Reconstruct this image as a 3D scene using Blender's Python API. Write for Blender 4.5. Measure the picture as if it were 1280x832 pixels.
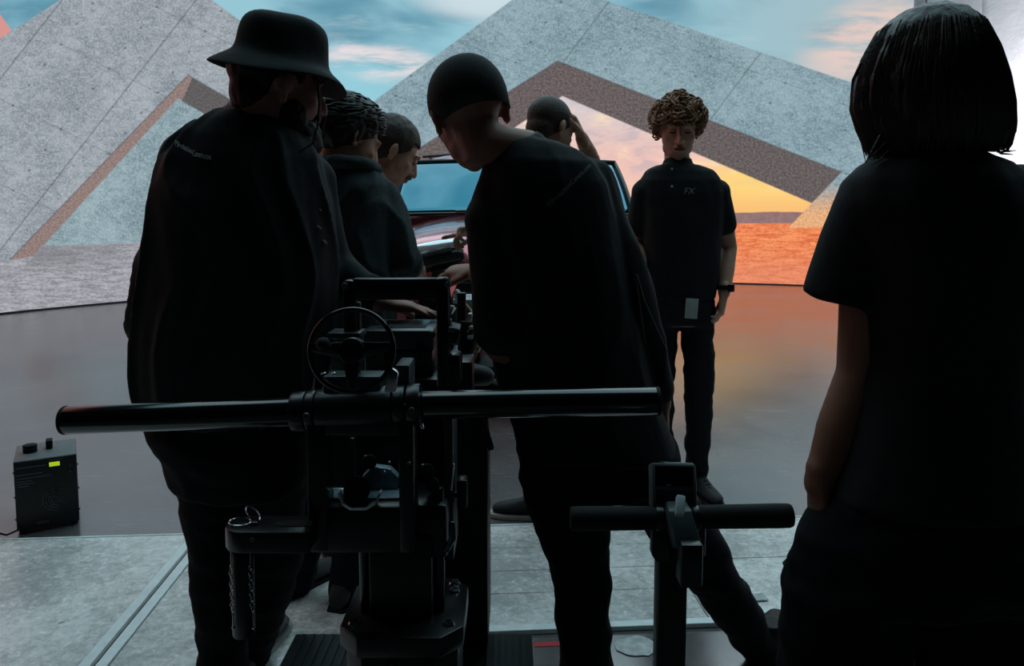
import bpy, bmesh, math, random
from mathutils import Vector, Matrix, noise, Euler
from mathutils.bvhtree import BVHTree

for o in list(bpy.data.objects):
    bpy.data.objects.remove(o)
random.seed(7)
scene = bpy.context.scene
COL = scene.collection

# ------------------------------------------------------------------ camera, world, light, exposure
F = 924.0            # focal length in pixels of the 1280 px wide frame
PPY = 352.0          # principal point row (the photo is a crop)
CAM = Vector((0, 0, 1.25))
PITCH = math.radians(-4.76)
cd = bpy.data.cameras.new('camera')
cam = bpy.data.objects.new('camera', cd)
COL.objects.link(cam)
cam.location = CAM
cam.rotation_euler = (math.pi / 2 + PITCH, 0, 0)
cd.sensor_width = 36.0
cd.lens = F / 1280 * 36.0
cd.shift_y = -(416 - PPY) / 1280
cd.clip_start = 0.05
scene.camera = cam

world = bpy.data.worlds.new('world')
scene.world = world
world.use_nodes = True
world.node_tree.nodes['Background'].inputs[0].default_value = (0.5, 0.6, 0.65, 1)
world.node_tree.nodes['Background'].inputs[1].default_value = 0.004

vs = scene.view_settings
vs.view_transform = 'Standard'
vs.look = 'None'
vs.gamma = 1
vs.use_curve_mapping = False
vs.exposure = 0.0

CEIL_STRENGTH = 2.7       # overhead screen
DRAPE_WATTS = 250         # lamp behind the white drape


def W(x, y, d):
    """world point seen at photo pixel (x, y) at distance d in front of the camera"""
    a = (x - 640) / F
    b = (PPY - y) / F
    sp, cp = math.sin(PITCH), math.cos(PITCH)
    v = Vector((a, cp - b * sp, sp + b * cp))
    return CAM + v * (d / v.y)


def M(px, d):
    return px * d / F


def lin(c):
    out = []
    for v in c[:3]:
        v = v / 255
        out.append(v / 12.92 if v <= 0.04045 else ((v + 0.055) / 1.055) ** 2.4)
    return (*out, 1)

# ------------------------------------------------------------------ materials
MATS = {}


def mat(name, rgb, rough=0.6, metal=0.0, spec=0.5, noise_scale=0, noise_amt=0.0, bump=0.0,
        sheen=0.0, coat=0.0, aniso=(1, 1, 1), ior=1.45, tint=None):
    if name in MATS:
        return MATS[name]
    m = bpy.data.materials.new(name)
    m.use_nodes = True
    nt = m.node_tree
    p = nt.nodes['Principled BSDF']
    p.inputs['Base Color'].default_value = lin(rgb)
    p.inputs['Roughness'].default_value = rough
    p.inputs['Metallic'].default_value = metal
    p.inputs['Specular IOR Level'].default_value = spec
    p.inputs['IOR'].default_value = ior
    p.inputs['Coat Weight'].default_value = coat
    if tint:
        p.inputs['Specular Tint'].default_value = lin(tint)
    p.inputs['Coat Roughness'].default_value = 0.05
    p.inputs['Sheen Weight'].default_value = sheen
    if noise_scale:
        tc = nt.nodes.new('ShaderNodeTexCoord')
        mp = nt.nodes.new('ShaderNodeMapping')
        mp.inputs['Scale'].default_value = aniso
        nt.links.new(tc.outputs['Object'], mp.inputs[0])
        n = nt.nodes.new('ShaderNodeTexNoise')
        n.inputs['Scale'].default_value = noise_scale
        n.inputs['Detail'].default_value = 6
        nt.links.new(mp.outputs[0], n.inputs['Vector'])
        r = nt.nodes.new('ShaderNodeValToRGB')
        c = lin(rgb)
        r.color_ramp.elements[0].position = 0.3
        r.color_ramp.elements[1].position = 0.7
        r.color_ramp.elements[0].color = (*[v * (1 - noise_amt) for v in c[:3]], 1)
        r.color_ramp.elements[1].color = (*[min(1, v * (1 + noise_amt)) for v in c[:3]], 1)
        nt.links.new(n.outputs['Fac'], r.inputs[0])
        nt.links.new(r.outputs[0], p.inputs['Base Color'])
        if bump:
            b = nt.nodes.new('ShaderNodeBump')
            b.inputs['Strength'].default_value = bump
            b.inputs['Distance'].default_value = 0.004
            nt.links.new(n.outputs['Fac'], b.inputs['Height'])
            nt.links.new(b.outputs[0], p.inputs['Normal'])
    MATS[name] = m
    return m


black_cloth = lambda: mat('black_cotton', (27, 30, 32), 0.85, spec=0.3, noise_scale=60, noise_amt=0.25, bump=0.15)
black_trouser = lambda: mat('black_trouser_cloth', (20, 21, 25), 0.9, spec=0.2, noise_scale=80, noise_amt=0.25, bump=0.15)
navy_trouser = lambda: mat('navy_denim', (24, 27, 36), 0.9, spec=0.2, noise_scale=120, noise_amt=0.3, bump=0.2)
hoodie_cloth = lambda: mat('grey_hoodie_fleece', (58, 66, 68), 0.92, spec=0.2, noise_scale=90, noise_amt=0.2, bump=0.2)
skin = lambda: mat('skin', (196, 146, 124), 0.55, spec=0.35, noise_scale=25, noise_amt=0.08, bump=0.05)
skin2 = lambda: mat('skin_tan', (150, 106, 88), 0.55, spec=0.35, noise_scale=25, noise_amt=0.08, bump=0.05)
hair_brown = lambda: mat('hair_brown', (146, 106, 76), 0.55, spec=0.5, noise_scale=140, noise_amt=0.4, bump=0.5)
hair_dark = lambda: mat('hair_dark', (46, 35, 30), 0.5, spec=0.5, noise_scale=140, noise_amt=0.4, bump=0.5)
hair_short = lambda: mat('hair_short_brown', (62, 48, 40), 0.6, spec=0.4, noise_scale=200, noise_amt=0.4, bump=0.5)
hair_black = lambda: mat('hair_black', (22, 19, 18), 0.6, spec=0.3, noise_scale=140, noise_amt=0.4, bump=0.5)
black_metal = lambda: mat('black_powder_metal', (16, 18, 20), 0.32, spec=0.6, noise_scale=200, noise_amt=0.15, bump=0.03)
black_gloss = lambda: mat('black_gloss_tube', (14, 16, 18), 0.16, spec=0.8, noise_scale=40, noise_amt=0.2)
black_rubber = lambda: mat('black_rubber', (18, 19, 20), 0.75, spec=0.3, noise_scale=200, noise_amt=0.2, bump=0.1)
grey_metal = lambda: mat('grey_metal', (120, 126, 128), 0.4, metal=0.8, noise_scale=60, noise_amt=0.15)
chrome = lambda: mat('chrome', (200, 204, 206), 0.18, metal=1.0)
blue_metal = lambda: mat('blue_grey_anodised', (120, 146, 158), 0.4, metal=0.0, noise_scale=50, noise_amt=0.15)
case_grey = lambda: mat('case_grey', (62, 66, 70), 0.35, spec=0.5, noise_scale=80, noise_amt=0.15, bump=0.05)
white_print = lambda: mat('white_print', (240, 242, 242), 0.8)
grey_print = lambda: mat('grey_print', (140, 145, 145), 0.8)
shoe_black = lambda: mat('shoe_black', (26, 26, 28), 0.7, noise_scale=150, noise_amt=0.3, bump=0.2)
shoe_grey = lambda: mat('shoe_grey_canvas', (88, 90, 90), 0.85, noise_scale=200, noise_amt=0.2, bump=0.2)
sole_white = lambda: mat('shoe_sole_offwhite', (170, 168, 162), 0.7, noise_scale=60, noise_amt=0.1)

# ------------------------------------------------------------------ object helpers


def finish(o, m=None, parent=None, smooth=True):
    COL.objects.link(o)
    if m is not None and o.data is not None:
        o.data.materials.clear()
        o.data.materials.append(m)
    if smooth and o.type == 'MESH':
        for p in o.data.polygons:
            p.use_smooth = True
    if parent is not None:
        o.parent = parent
        o.matrix_parent_inverse = world_mat(parent).inverted()
    return o


def world_mat(o):
    m = o.matrix_basis.copy()
    if o.parent:
        m = world_mat(o.parent) @ o.matrix_parent_inverse @ m
    return m


def tag(o, label, cat=None, group=None, kind=None):
    if label:
        o['label'] = label
    if cat:
        o['category'] = cat
    if group:
        o['group'] = group
    if kind:
        o['kind'] = kind
    return o


def thing(name, loc, label, cat, group=None):
    e = bpy.data.objects.new(name, None)
    COL.objects.link(e)
    e.location = loc
    e.empty_display_size = 0.1
    return tag(e, label, cat, group)


class B:
    """collects closed shapes; build() links them as one mesh, blob() fuses them by voxel remesh"""

    def __init__(s):
        s.v = []
        s.f = []

    def add(s, vs_, fs, mtx=None):
        n = len(s.v)
        s.v += [(mtx @ Vector(v)) if mtx else Vector(v) for v in vs_]
        s.f += [tuple(i + n for i in f) for f in fs]
        return s

    def rings(s, rings, cap=True):
        n = len(rings[0])
        vs_ = [p for r in rings for p in r]
        fs = []
        for k in range(len(rings) - 1):
            for i in range(n):
                j = (i + 1) % n
                fs.append((k * n + i, k * n + j, (k + 1) * n + j, (k + 1) * n + i))
        if cap:
            fs.append(tuple(reversed(range(n))))
            fs.append(tuple((len(rings) - 1) * n + i for i in range(n)))
        return s.add(vs_, fs)

    def tube(s, pts, rad, ref=None, n=14, cap=True, round_=True, closed=False):
        pts = [Vector(p) for p in pts]
        if not isinstance(rad, (list, tuple)):
            rad = [rad] * len(pts)
        rad = [(r, r) if not isinstance(r, (list, tuple)) else r for r in rad]
        ref = Vector(ref) if ref is not None else None
        prevA = ref
        rings = []
        T = []
        N = len(pts)
        for i in range(N):
            if closed:
                t = pts[(i + 1) % N] - pts[i - 1]
            elif i == 0:
                t = pts[1] - pts[0]
            elif i == N - 1:
                t = pts[-1] - pts[-2]
            else:
                t = (pts[i + 1] - pts[i]).normalized() + (pts[i] - pts[i - 1]).normalized()
            T.append(t.normalized())
        if prevA is None or abs(prevA.normalized().dot(T[0])) > 0.98:
            prevA = Vector((0, 0, 1)) if abs(T[0].z) < 0.9 else Vector((1, 0, 0))

        def ring(c, t, A, ru, rv):
            Bv = t.cross(A)
            return [c + A * (ru * math.cos(2 * math.pi * k / n)) + Bv * (rv * math.sin(2 * math.pi * k / n)) for k in range(n)]
        As = []
        for i in range(N):
            A = (prevA - T[i] * prevA.dot(T[i]))
            A = A.normalized() if A.length > 1e-6 else T[i].orthogonal().normalized()
            As.append(A)
            prevA = A if ref is None else ref
        if round_ and not closed:
            r = min(rad[0])
            for a in (80, 50, 25):
                an = math.radians(a)
                rings.append(ring(pts[0] - T[0] * r * math.sin(an), T[0], As[0], rad[0][0] * math.cos(an), rad[0][1] * math.cos(an)))
        for i in range(N):
            rings.append(ring(pts[i], T[i], As[i], *rad[i]))
        if round_ and not closed:
            r = min(rad[-1])
            for a in (25, 50, 80):
                an = math.radians(a)
                rings.append(ring(pts[-1] + T[-1] * r * math.sin(an), T[-1], As[-1], rad[-1][0] * math.cos(an), rad[-1][1] * math.cos(an)))
        if closed:
            rings.append(rings[0])
            return s.rings(rings, cap=False)
        return s.rings(rings, cap)

    def slab(s, secs, n=28, e=2.4, yaw=0):
        """horizontal super-ellipse sections (x, y, z, rx, ry)"""
        rings = []
        cy, sy = math.cos(yaw), math.sin(yaw)
        for (x, y, z, rx, ry) in secs:
            r = []
            for k in range(n):
                t = 2 * math.pi * k / n
                c, q = math.cos(t), math.sin(t)
                a = rx * math.copysign(abs(c) ** (2 / e), c)
                b = ry * math.copysign(abs(q) ** (2 / e), q)
                r.append(Vector((x + a * cy - b * sy, y + a * sy + b * cy, z)))
            rings.append(r)
        if secs[0][2] > secs[-1][2]:
            rings.reverse()
        return s.rings(rings)

    def ell(s, c, r, mtx=None, nu=18, nv=12):
        c = Vector(c)
        vs_ = []
        for j in range(1, nv):
            ph = math.pi * j / nv
            for i in range(nu):
                th = 2 * math.pi * i / nu
                vs_.append(c + Vector((r[0] * math.sin(ph) * math.cos(th), r[1] * math.sin(ph) * math.sin(th), r[2] * math.cos(ph))))
        top = len(vs_)
        vs_.append(c + Vector((0, 0, r[2])))
        vs_.append(c - Vector((0, 0, r[2])))
        fs = []
        for j in range(nv - 2):
            for i in range(nu):
                k = (i + 1) % nu
                fs.append((j * nu + i, (j + 1) * nu + i, (j + 1) * nu + k, j * nu + k))
        for i in range(nu):
            k = (i + 1) % nu
            fs.append((top, i, k))
            fs.append((top + 1, (nv - 2) * nu + k, (nv - 2) * nu + i))
        return s.add(vs_, fs, mtx)

    def box(s, lo, hi, mtx=None):
        x0, y0, z0 = lo
        x1, y1, z1 = hi
        vs_ = [(x0, y0, z0), (x1, y0, z0), (x1, y1, z0), (x0, y1, z0), (x0, y0, z1), (x1, y0, z1), (x1, y1, z1), (x0, y1, z1)]
        fs = [(0, 3, 2, 1), (4, 5, 6, 7), (0, 1, 5, 4), (1, 2, 6, 5), (2, 3, 7, 6), (3, 0, 4, 7)]
        return s.add(vs_, fs, mtx)

    def prism(s, pts, y0, y1, mtx=None):
        """polygon in x-z extruded along y"""
        n = len(pts)
        vs_ = [(p[0], y0, p[1]) for p in pts] + [(p[0], y1, p[1]) for p in pts]
        fs = [tuple(range(n)), tuple(range(2 * n - 1, n - 1, -1))]
        fs += [(i, i + n, (i + 1) % n + n, (i + 1) % n) for i in range(n)]
        return s.add(vs_, fs, mtx)

    def mesh(s, name, bevel=0, seg=2):
        me = bpy.data.meshes.new(name)
        me.from_pydata([tuple(v) for v in s.v], [], s.f)
        bm = bmesh.new()
        bm.from_mesh(me)
        bmesh.ops.recalc_face_normals(bm, faces=bm.faces)
        if bevel:
            eds = [e for e in bm.edges if len(e.link_faces) == 2 and e.calc_face_angle(0) > 0.6]
            bmesh.ops.bevel(bm, geom=eds, offset=bevel, segments=seg, affect='EDGES', profile=0.5, clamp_overlap=True)
        bm.to_mesh(me)
        bm.free()
        me.update()
        return me

    def build(s, name, m, parent=None, bevel=0, smooth=None, seg=2):
        me = s.mesh(name, bevel, seg)
        o = bpy.data.objects.new(name, me)
        finish(o, m, parent, smooth=True)
        try:
            me.set_sharp_from_angle(angle=math.radians(38))
        except Exception:
            pass
        return o

    def blob(s, name, m, parent=None, voxel=0.008, smooth=3, disp=None, sculpt=None):
        me = s.mesh(name + '_raw')
        t = bpy.data.objects.new('tmp', me)
        COL.objects.link(t)
        md = t.modifiers.new('r', 'REMESH')
        md.mode = 'VOXEL'
        md.voxel_size = voxel
        md.adaptivity = 0
        if smooth:
            sm = t.modifiers.new('s', 'SMOOTH')
            sm.factor = 0.5
            sm.iterations = smooth
        dg = bpy.context.evaluated_depsgraph_get()
        out = bpy.data.meshes.new_from_object(t.evaluated_get(dg))
        bpy.data.objects.remove(t)
        bpy.data.meshes.remove(me)
        out.name = name
        if sculpt or disp:
            new = []
            for v in out.vertices:
                co = v.co.copy()
                if disp:
                    co = co + v.normal * disp(co)
                if sculpt:
                    co = sculpt(co)
                new.append(co)
            for v, c in zip(out.vertices, new):
                v.co = c
            out.update()
        o = bpy.data.objects.new(name, out)
        return finish(o, m, parent)


def ridges(amp=0.012, sx=13, sz=1.3, seed=0, z0=0.0, z1=3.0):
    sv = Vector((seed * 2.3, seed, seed * 0.7))

    def f(c):
        p = Vector((c.x * sx + 0.8 * noise.noise(Vector((c.z * 4, seed, 0))), c.y * sx, c.z * sz)) + sv
        r = 1 - 2.2 * abs(noise.noise(p))
        q = Vector((c.x * 26, c.y * 26, c.z * 9)) + sv
        return amp * max(0, r) ** 2 * 0.9 + 0.003 * noise.noise(q)
    return f


def folds(amp=0.006, sx=9, sz=3, seed=0, skew=0.0):
    sv = Vector((seed * 3.1, seed * 1.7, seed))

    def f(c):
        p = Vector((c.x * sx + c.z * skew, c.y * sx, c.z * sz)) + sv
        return amp * (noise.noise(p) + 0.5 * noise.noise(p * 2.3))
    return f


def text_on(name, body, size, m, parent, origin, right, up, out, target, off=0.0015, sx=1.0, res=3):
    """lettering laid on the mesh `target`: text plane at origin with axes right/up, dropped along -out"""
    cu = bpy.data.curves.new(name, 'FONT')
    cu.body = body
    cu.size = size
    cu.align_x = 'CENTER'
    cu.align_y = 'CENTER'
    cu.resolution_u = res
    t = bpy.data.objects.new('tmp', cu)
    COL.objects.link(t)
    dg = bpy.context.evaluated_depsgraph_get()
    me = bpy.data.meshes.new_from_object(t.evaluated_get(dg))
    bpy.data.objects.remove(t)
    right = Vector(right).normalized()
    up = Vector(up).normalized()
    out = Vector(out).normalized()
    origin = Vector(origin)
    tree = None
    if target is not None:
        bm = bmesh.new()
        bm.from_mesh(target.data)
        bm.transform(world_mat(target))
        tree = BVHTree.FromBMesh(bm)
        bm.free()
        b2 = bmesh.new()
        b2.from_mesh(me)
        bmesh.ops.triangulate(b2, faces=b2.faces)
        bmesh.ops.subdivide_edges(b2, edges=[e for e in b2.edges if e.calc_length() > size * 0.25], cuts=1)
        b2.to_mesh(me)
        b2.free()
    for v in me.vertices:
        p = origin + right * (v.co.x * sx) + up * v.co.y
        if tree:
            h = tree.ray_cast(p + out * 0.35, -out, 0.9)
            if h[0] is not None:
                p = h[0] + out * off
        v.co = p
    o = bpy.data.objects.new(name, me)
    return finish(o, m, parent, smooth=False)

# ------------------------------------------------------------------ node maths helper for the picture on the screen


class NT:
    def __init__(s, nt):
        s.nt = nt

    def val(s, op, a, b=None, c=None, clamp=False):
        n = s.nt.nodes.new('ShaderNodeMath')
        n.operation = op
        n.use_clamp = clamp
        for i, q in enumerate((a, b, c)):
            if q is None:
                continue
            if isinstance(q, (int, float)):
                n.inputs[i].default_value = q
            else:
                s.nt.links.new(q.s, n.inputs[i])
        return X(s, n.outputs[0])

    def mixc(s, fac, a, b):
        n = s.nt.nodes.new('ShaderNodeMix')
        n.data_type = 'RGBA'
        n.clamp_factor = True
        if isinstance(fac, (int, float)):
            n.inputs[0].default_value = fac
        else:
            s.nt.links.new(fac.s, n.inputs[0])
        for i, q in ((6, a), (7, b)):
            if isinstance(q, tuple):
                n.inputs[i].default_value = q
            else:
                s.nt.links.new(q.s, n.inputs[i])
        return X(s, n.outputs[2])

    def scale(s, col, fac):
        n = s.nt.nodes.new('ShaderNodeVectorMath')
        n.operation = 'SCALE'
        s.nt.links.new(col.s, n.inputs[0])
        if isinstance(fac, (int, float)):
            n.inputs['Scale'].default_value = fac
        else:
            s.nt.links.new(fac.s, n.inputs['Scale'])
        return X(s, n.outputs[0])

    def xyz(s, a, b, c=0.0):
        n = s.nt.nodes.new('ShaderNodeCombineXYZ')
        for i, q in enumerate((a, b, c)):
            if isinstance(q, (int, float)):
                n.inputs[i].default_value = q
            else:
                s.nt.links.new(q.s, n.inputs[i])
        return X(s, n.outputs[0])

    def noise(s, vec, scale, detail=4, rough=0.55, dist=0.0):
        n = s.nt.nodes.new('ShaderNodeTexNoise')
        n.inputs['Scale'].default_value = scale
        n.inputs['Detail'].default_value = detail
        n.inputs['Roughness'].default_value = rough
        n.inputs['Distortion'].default_value = dist
        s.nt.links.new(vec.s, n.inputs['Vector'])
        return X(s, n.outputs[0])

    def ss(s, e, lo, hi):
        n = s.nt.nodes.new('ShaderNodeMapRange')
        n.interpolation_type = 'SMOOTHSTEP'
        s.nt.links.new(e.s, n.inputs[0])
        n.inputs[1].default_value = lo
        n.inputs[2].default_value = hi
        return X(s, n.outputs[0])


class X:
    def __init__(s, nt, sock):
        s.n = nt
        s.s = sock

    def __add__(s, o): return s.n.val('ADD', s, o)
    __radd__ = __add__
    def __sub__(s, o): return s.n.val('SUBTRACT', s, o)
    def __rsub__(s, o): return s.n.val('SUBTRACT', o, s)
    def __mul__(s, o): return s.n.val('MULTIPLY', s, o)
    __rmul__ = __mul__
    def min(s, o): return s.n.val('MINIMUM', s, o)
    def max(s, o): return s.n.val('MAXIMUM', s, o)
    def abs(s): return s.n.val('ABSOLUTE', s)
    def frac(s): return s.n.val('FRACT', s)
    def step(s, w=0.012): return s.n.ss(s, -w, w)


def led_material():
    m = bpy.data.materials.new('led_screen_picture')
    m.use_nodes = True
    nt = m.node_tree
    nt.nodes.clear()
    g = NT(nt)
    uvn = nt.nodes.new('ShaderNodeUVMap')
    uvn.uv_map = 'picture'
    sep = nt.nodes.new('ShaderNodeSeparateXYZ')
    nt.links.new(uvn.outputs[0], sep.inputs[0])
    u = X(g, sep.outputs[0])
    v = X(g, sep.outputs[1])
    P = X(g, uvn.outputs[0])

    def line(x1, y1, x2, y2):
        """distance below the line, picture units of 100 px"""
        x1, y1, x2, y2 = x1 / 100, y1 / 100, x2 / 100, y2 / 100
        nx, ny = -(y2 - y1), (x2 - x1)
        L = math.hypot(nx, ny)
        if ny < 0:
            nx, ny = -nx, -ny
        nx, ny = nx / L, ny / L
        return u * nx + v * ny - (nx * x1 + ny * y1)

    # ---- sky
    wv = g.xyz(u * 0.5, v * 1.3)
    n1 = g.noise(wv, 1.1, 4, 0.45, 0.3)
    n2 = g.noise(g.xyz(u * 0.4 + 3.0, v * 2.2), 2.2, 6, 0.6, 0.3)
    teal = g.mixc(g.ss(n1, 0.35, 0.62), lin((92, 146, 168)), lin((150, 198, 212)))
    sky = g.mixc(g.ss(v, 0.2, 1.4), teal, lin((150, 206, 220)))
    sky = g.mixc(g.ss(n2, 0.52, 0.75) * 0.3, sky, lin((205, 222, 228)))
    # pale streak above the valley of the two arches
    def blob(cx, cy, rx, ry, slope=0.0):
        du = (u - cx) * (1 / rx)
        dv = (v - cy - (u - cx) * slope) * (1 / ry)
        return 1.0 - g.ss(du * du + dv * dv, 0.0, 1.0)
    sky = g.mixc(blob(4.75, 0.76, 1.1, 0.34, 0.18) * g.ss(n2, 0.35, 0.65) * 0.9, sky, lin((240, 226, 226)))
    sky = g.mixc(blob(6.0, 0.02, 1.0, 0.32, 0.05) * 0.8, sky, lin((214, 226, 232)))
    # warm right half of the sky
    sky = g.mixc(g.ss(u, 7.6, 11.0) * 0.75, sky, lin((168, 186, 192)))
    sky = g.mixc(blob(10.9, 0.5, 1.1, 0.7, -0.25) * g.ss(n2, 0.3, 0.6), sky, lin((232, 205, 196)))
    # sunset under the second arch
    sun = g.mixc(g.ss(v, 1.2, 2.1), lin((214, 204, 206)), lin((240, 196, 184)))
    sun = g.mixc(g.ss(v + (u - 8.6) * 0.42, 1.9, 2.5), sun, lin((255, 214, 128)))
    sun = g.mixc(g.ss(v, 2.3, 2.68) * 0.8, sun, lin((250, 186, 120)))
    wn = g.noise(g.xyz(u * 0.8 - v * 1.1, v * 2.0 + u * 0.5), 2.0, 6, 0.6, 0.4)
    sun = g.mixc(g.ss(wn, 0.5, 0.68) * (1.0 - g.ss(v, 2.0, 2.5)) * 0.75, sun, lin((255, 226, 190)))
    sun = g.mixc(g.ss(wn, 0.5, 0.34) * (1.0 - g.ss(v, 2.0, 2.4)) * 0.5, sun, lin((176, 170, 184)))
    hn = g.noise(g.xyz(u, 0.0), 2.0, 4)
    hill = (v - 2.62 - hn * 0.06).step(0.01)
    hill_c = g.mixc(g.noise(P, 14, 3), lin((120, 96, 100)), lin((168, 134, 128)))
    sun = g.mixc(hill, sun, hill_c)

    # ---- concrete
    fine = g.noise(P, 34, 6, 0.75)
    mid = g.noise(g.xyz(u * 1.0 + v * 0.9, v * 1.6 - u * 0.7), 7, 6, 0.7, 0.5)
    big = g.noise(P, 1.3, 4)
    speck = g.ss(g.noise(P, 48, 3, 0.6), 0.60, 0.68)

    def concrete(dark, light, pale):
        c = g.mixc(g.ss(mid * 0.55 + big * 0.45, 0.38, 0.62), dark, light)
        c = g.mixc(g.ss(fine, 0.42, 0.7) * 0.6, c, pale)
        c = g.mixc(g.ss(mid * 0.5 + fine * 0.5, 0.46, 0.34) * 0.45, c, dark)
        return g.mixc(speck * 0.8, c, pale)

    def seams(c, d1, d2, s1, s2, o1, o2, amt=0.55):
        """two families of joints and rows of tie holes"""
        a = u * d1[0] + v * d1[1]
        b = u * d2[0] + v * d2[1]
        fa = ((a + o1) * (1 / s1)).frac()
        fb = ((b + o2) * (1 / s2)).frac()
        wa = 0.011 / s1
        wb = 0.007 / s2
        la = 1.0 - g.ss((fa - 0.5).abs(), wa * 0.4, wa * 1.6)
        lb = 1.0 - g.ss((fb - 0.5).abs(), wb * 0.4, wb * 1.6)
        c = g.mixc(la * amt, c, lin((60, 66, 72)))
        c = g.mixc(lb * (amt * 0.6), c, lin((66, 72, 78)))
        ha = ((a + o1) * (2.0 / s1)).frac() - 0.5
        hb = ((b + o2) * (3.0 / s2)).frac() - 0.5
        hx = ha * (s1 / 2.0)
        hy = hb * (s2 / 3.0)
        hole = 1.0 - g.ss(hx * hx + hy * hy, 0.0001, 0.0005)
        return g.mixc(hole * 0.5, c, lin((58, 62, 68)))

    def nrm(x, y):
        L = math.hypot(x, y)
        return (x / L, y / L)
    con1 = concrete(lin((122, 131, 140)), lin((160, 168, 176)), lin((200, 206, 212)))
    con1 = seams(con1, nrm(185, 145), nrm(-50, 100), 1.32, 0.95, 0.05, 0.32, 0.42)
    con1b = concrete(lin((112, 136, 146)), lin((150, 172, 180)), lin((186, 202, 206)))
    con2 = concrete(lin((104, 132, 144)), lin((140, 166, 176)), lin((184, 202, 208)))
    con2 = seams(con2, nrm(100, 75), nrm(-36, 100), 1.9, 0.9, 0.55, 0.1, 0.34)
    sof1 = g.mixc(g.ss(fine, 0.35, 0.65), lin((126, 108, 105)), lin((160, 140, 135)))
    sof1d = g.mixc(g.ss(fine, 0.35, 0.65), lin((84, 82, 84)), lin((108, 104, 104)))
    sof2 = g.mixc(g.ss(fine, 0.35, 0.68), lin((82, 77, 78)), lin((124, 113, 112)))
    sof2 = g.mixc(speck * 0.35 * (1.0 - g.ss(u, 6.8, 8.6)), sof2, lin((196, 150, 140)))

    # ---- ground of the picture
    gn = g.noise(g.xyz(u * 0.8, v * 5.0), 5, 6, 0.65, 0.3)
    grain = g.noise(g.xyz(u * 1.0, v * 1.8), 22, 5, 0.7)
    gl = g.mixc(g.ss(gn * 0.5 + grain * 0.5, 0.38, 0.62), lin((130, 130, 138)), lin((180, 180, 188)))
    go = g.mixc(g.ss(gn * 0.6 + grain * 0.4, 0.38, 0.62), lin((214, 104, 66)), lin((255, 158, 104)))
    go = g.mixc(g.ss(v, 3.0, 3.5) * 0.45, go, lin((222, 140, 116)))
    ground = g.mixc(g.ss(u, 5.2, 8.6), gl, go)

    # ---- small pink building at the far left
    c = sky
    pinkm = line(0, 18, 20, 46).step()
    c = g.mixc(pinkm * (1.0 - g.ss(u, 0.30, 0.34)), c, lin((214, 150, 146)))
    # ---- arch 1
    o1 = line(75, 0, 0, 48).min(line(265, 0, 310, 33))
    i1 = line(235, 94, 12, 325).min(line(235, 94, 285, 123))
    b1 = line(222, 123, 42, 320).min(line(222, 123, 272, 152))
    edge = 1.0 - g.ss(i1.abs(), 0.004, 0.016)
    c = g.mixc(o1.step(), c, con1)
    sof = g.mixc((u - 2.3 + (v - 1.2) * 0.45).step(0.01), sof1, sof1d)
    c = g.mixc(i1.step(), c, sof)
    c = g.mixc(edge * 0.4 * o1.step(), c, lin((60, 60, 62)))
    c = g.mixc(b1.step(), c, con1b)
    shade = 1.0 - g.ss((line(50, 308, 172, 303) - 0.1).abs(), 0.0, 0.28)
    ga = line(0, 327, 42, 320).step()
    gb = line(50, 308, 172, 303).step()
    gmask = ga * (1.0 - b1.step()) + gb * b1.step()
    gc = g.mixc(shade * b1.step() * (1.0 - g.ss(u, 0.4, 2.2)) * 0.6, ground, lin((112, 112, 118)))
    c = g.mixc(gmask, c, gc)
    # ---- arch 2
    o2 = line(640, 0, 465, 128).min(line(755, 0, 1064, 103))
    i2 = line(697, 76, 640, 112).min(line(697, 76, 1052, 215))
    b2 = line(703, 120, 650, 155).min(line(703, 120, 1015, 254))
    foot = line(1052, 215, 985, 285)
    c2 = g.mixc(i2.step(), con2, sof2)
    edge2 = 1.0 - g.ss(i2.abs(), 0.004, 0.016)
    c2 = g.mixc(edge2 * 0.4, c2, lin((70, 70, 72)))
    inner = g.mixc((v - 2.79).step(0.008), sun, ground)
    c2 = g.mixc(b2.step(), c2, inner)
    footc = g.mixc(g.ss(v, 2.2, 2.75), con2, g.mixc(g.ss(fine, 0.35, 0.65), lin((214, 150, 104)), lin((246, 196, 146))))
    footm = foot.step() * i2.step()
    c2 = g.mixc(footm, c2, footc)
    c2 = g.mixc((v - 2.84).step(0.008) * footm, c2, ground)
    c2 = g.mixc((v - 2.95).step(0.02) * (1.0 - b2.step()), c2, ground)
    c = g.mixc(o2.step(), c, c2)

    em = nt.nodes.new('ShaderNodeEmission')
    nt.links.new(c.s, em.inputs[0])
    em.inputs[1].default_value = 1.0
    out = nt.nodes.new('ShaderNodeOutputMaterial')
    nt.links.new(em.outputs[0], out.inputs[0])
    return m


# ------------------------------------------------------------------ the curved LED wall
LC = Vector((1.6, 5.5))
LR = 9.45


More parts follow.
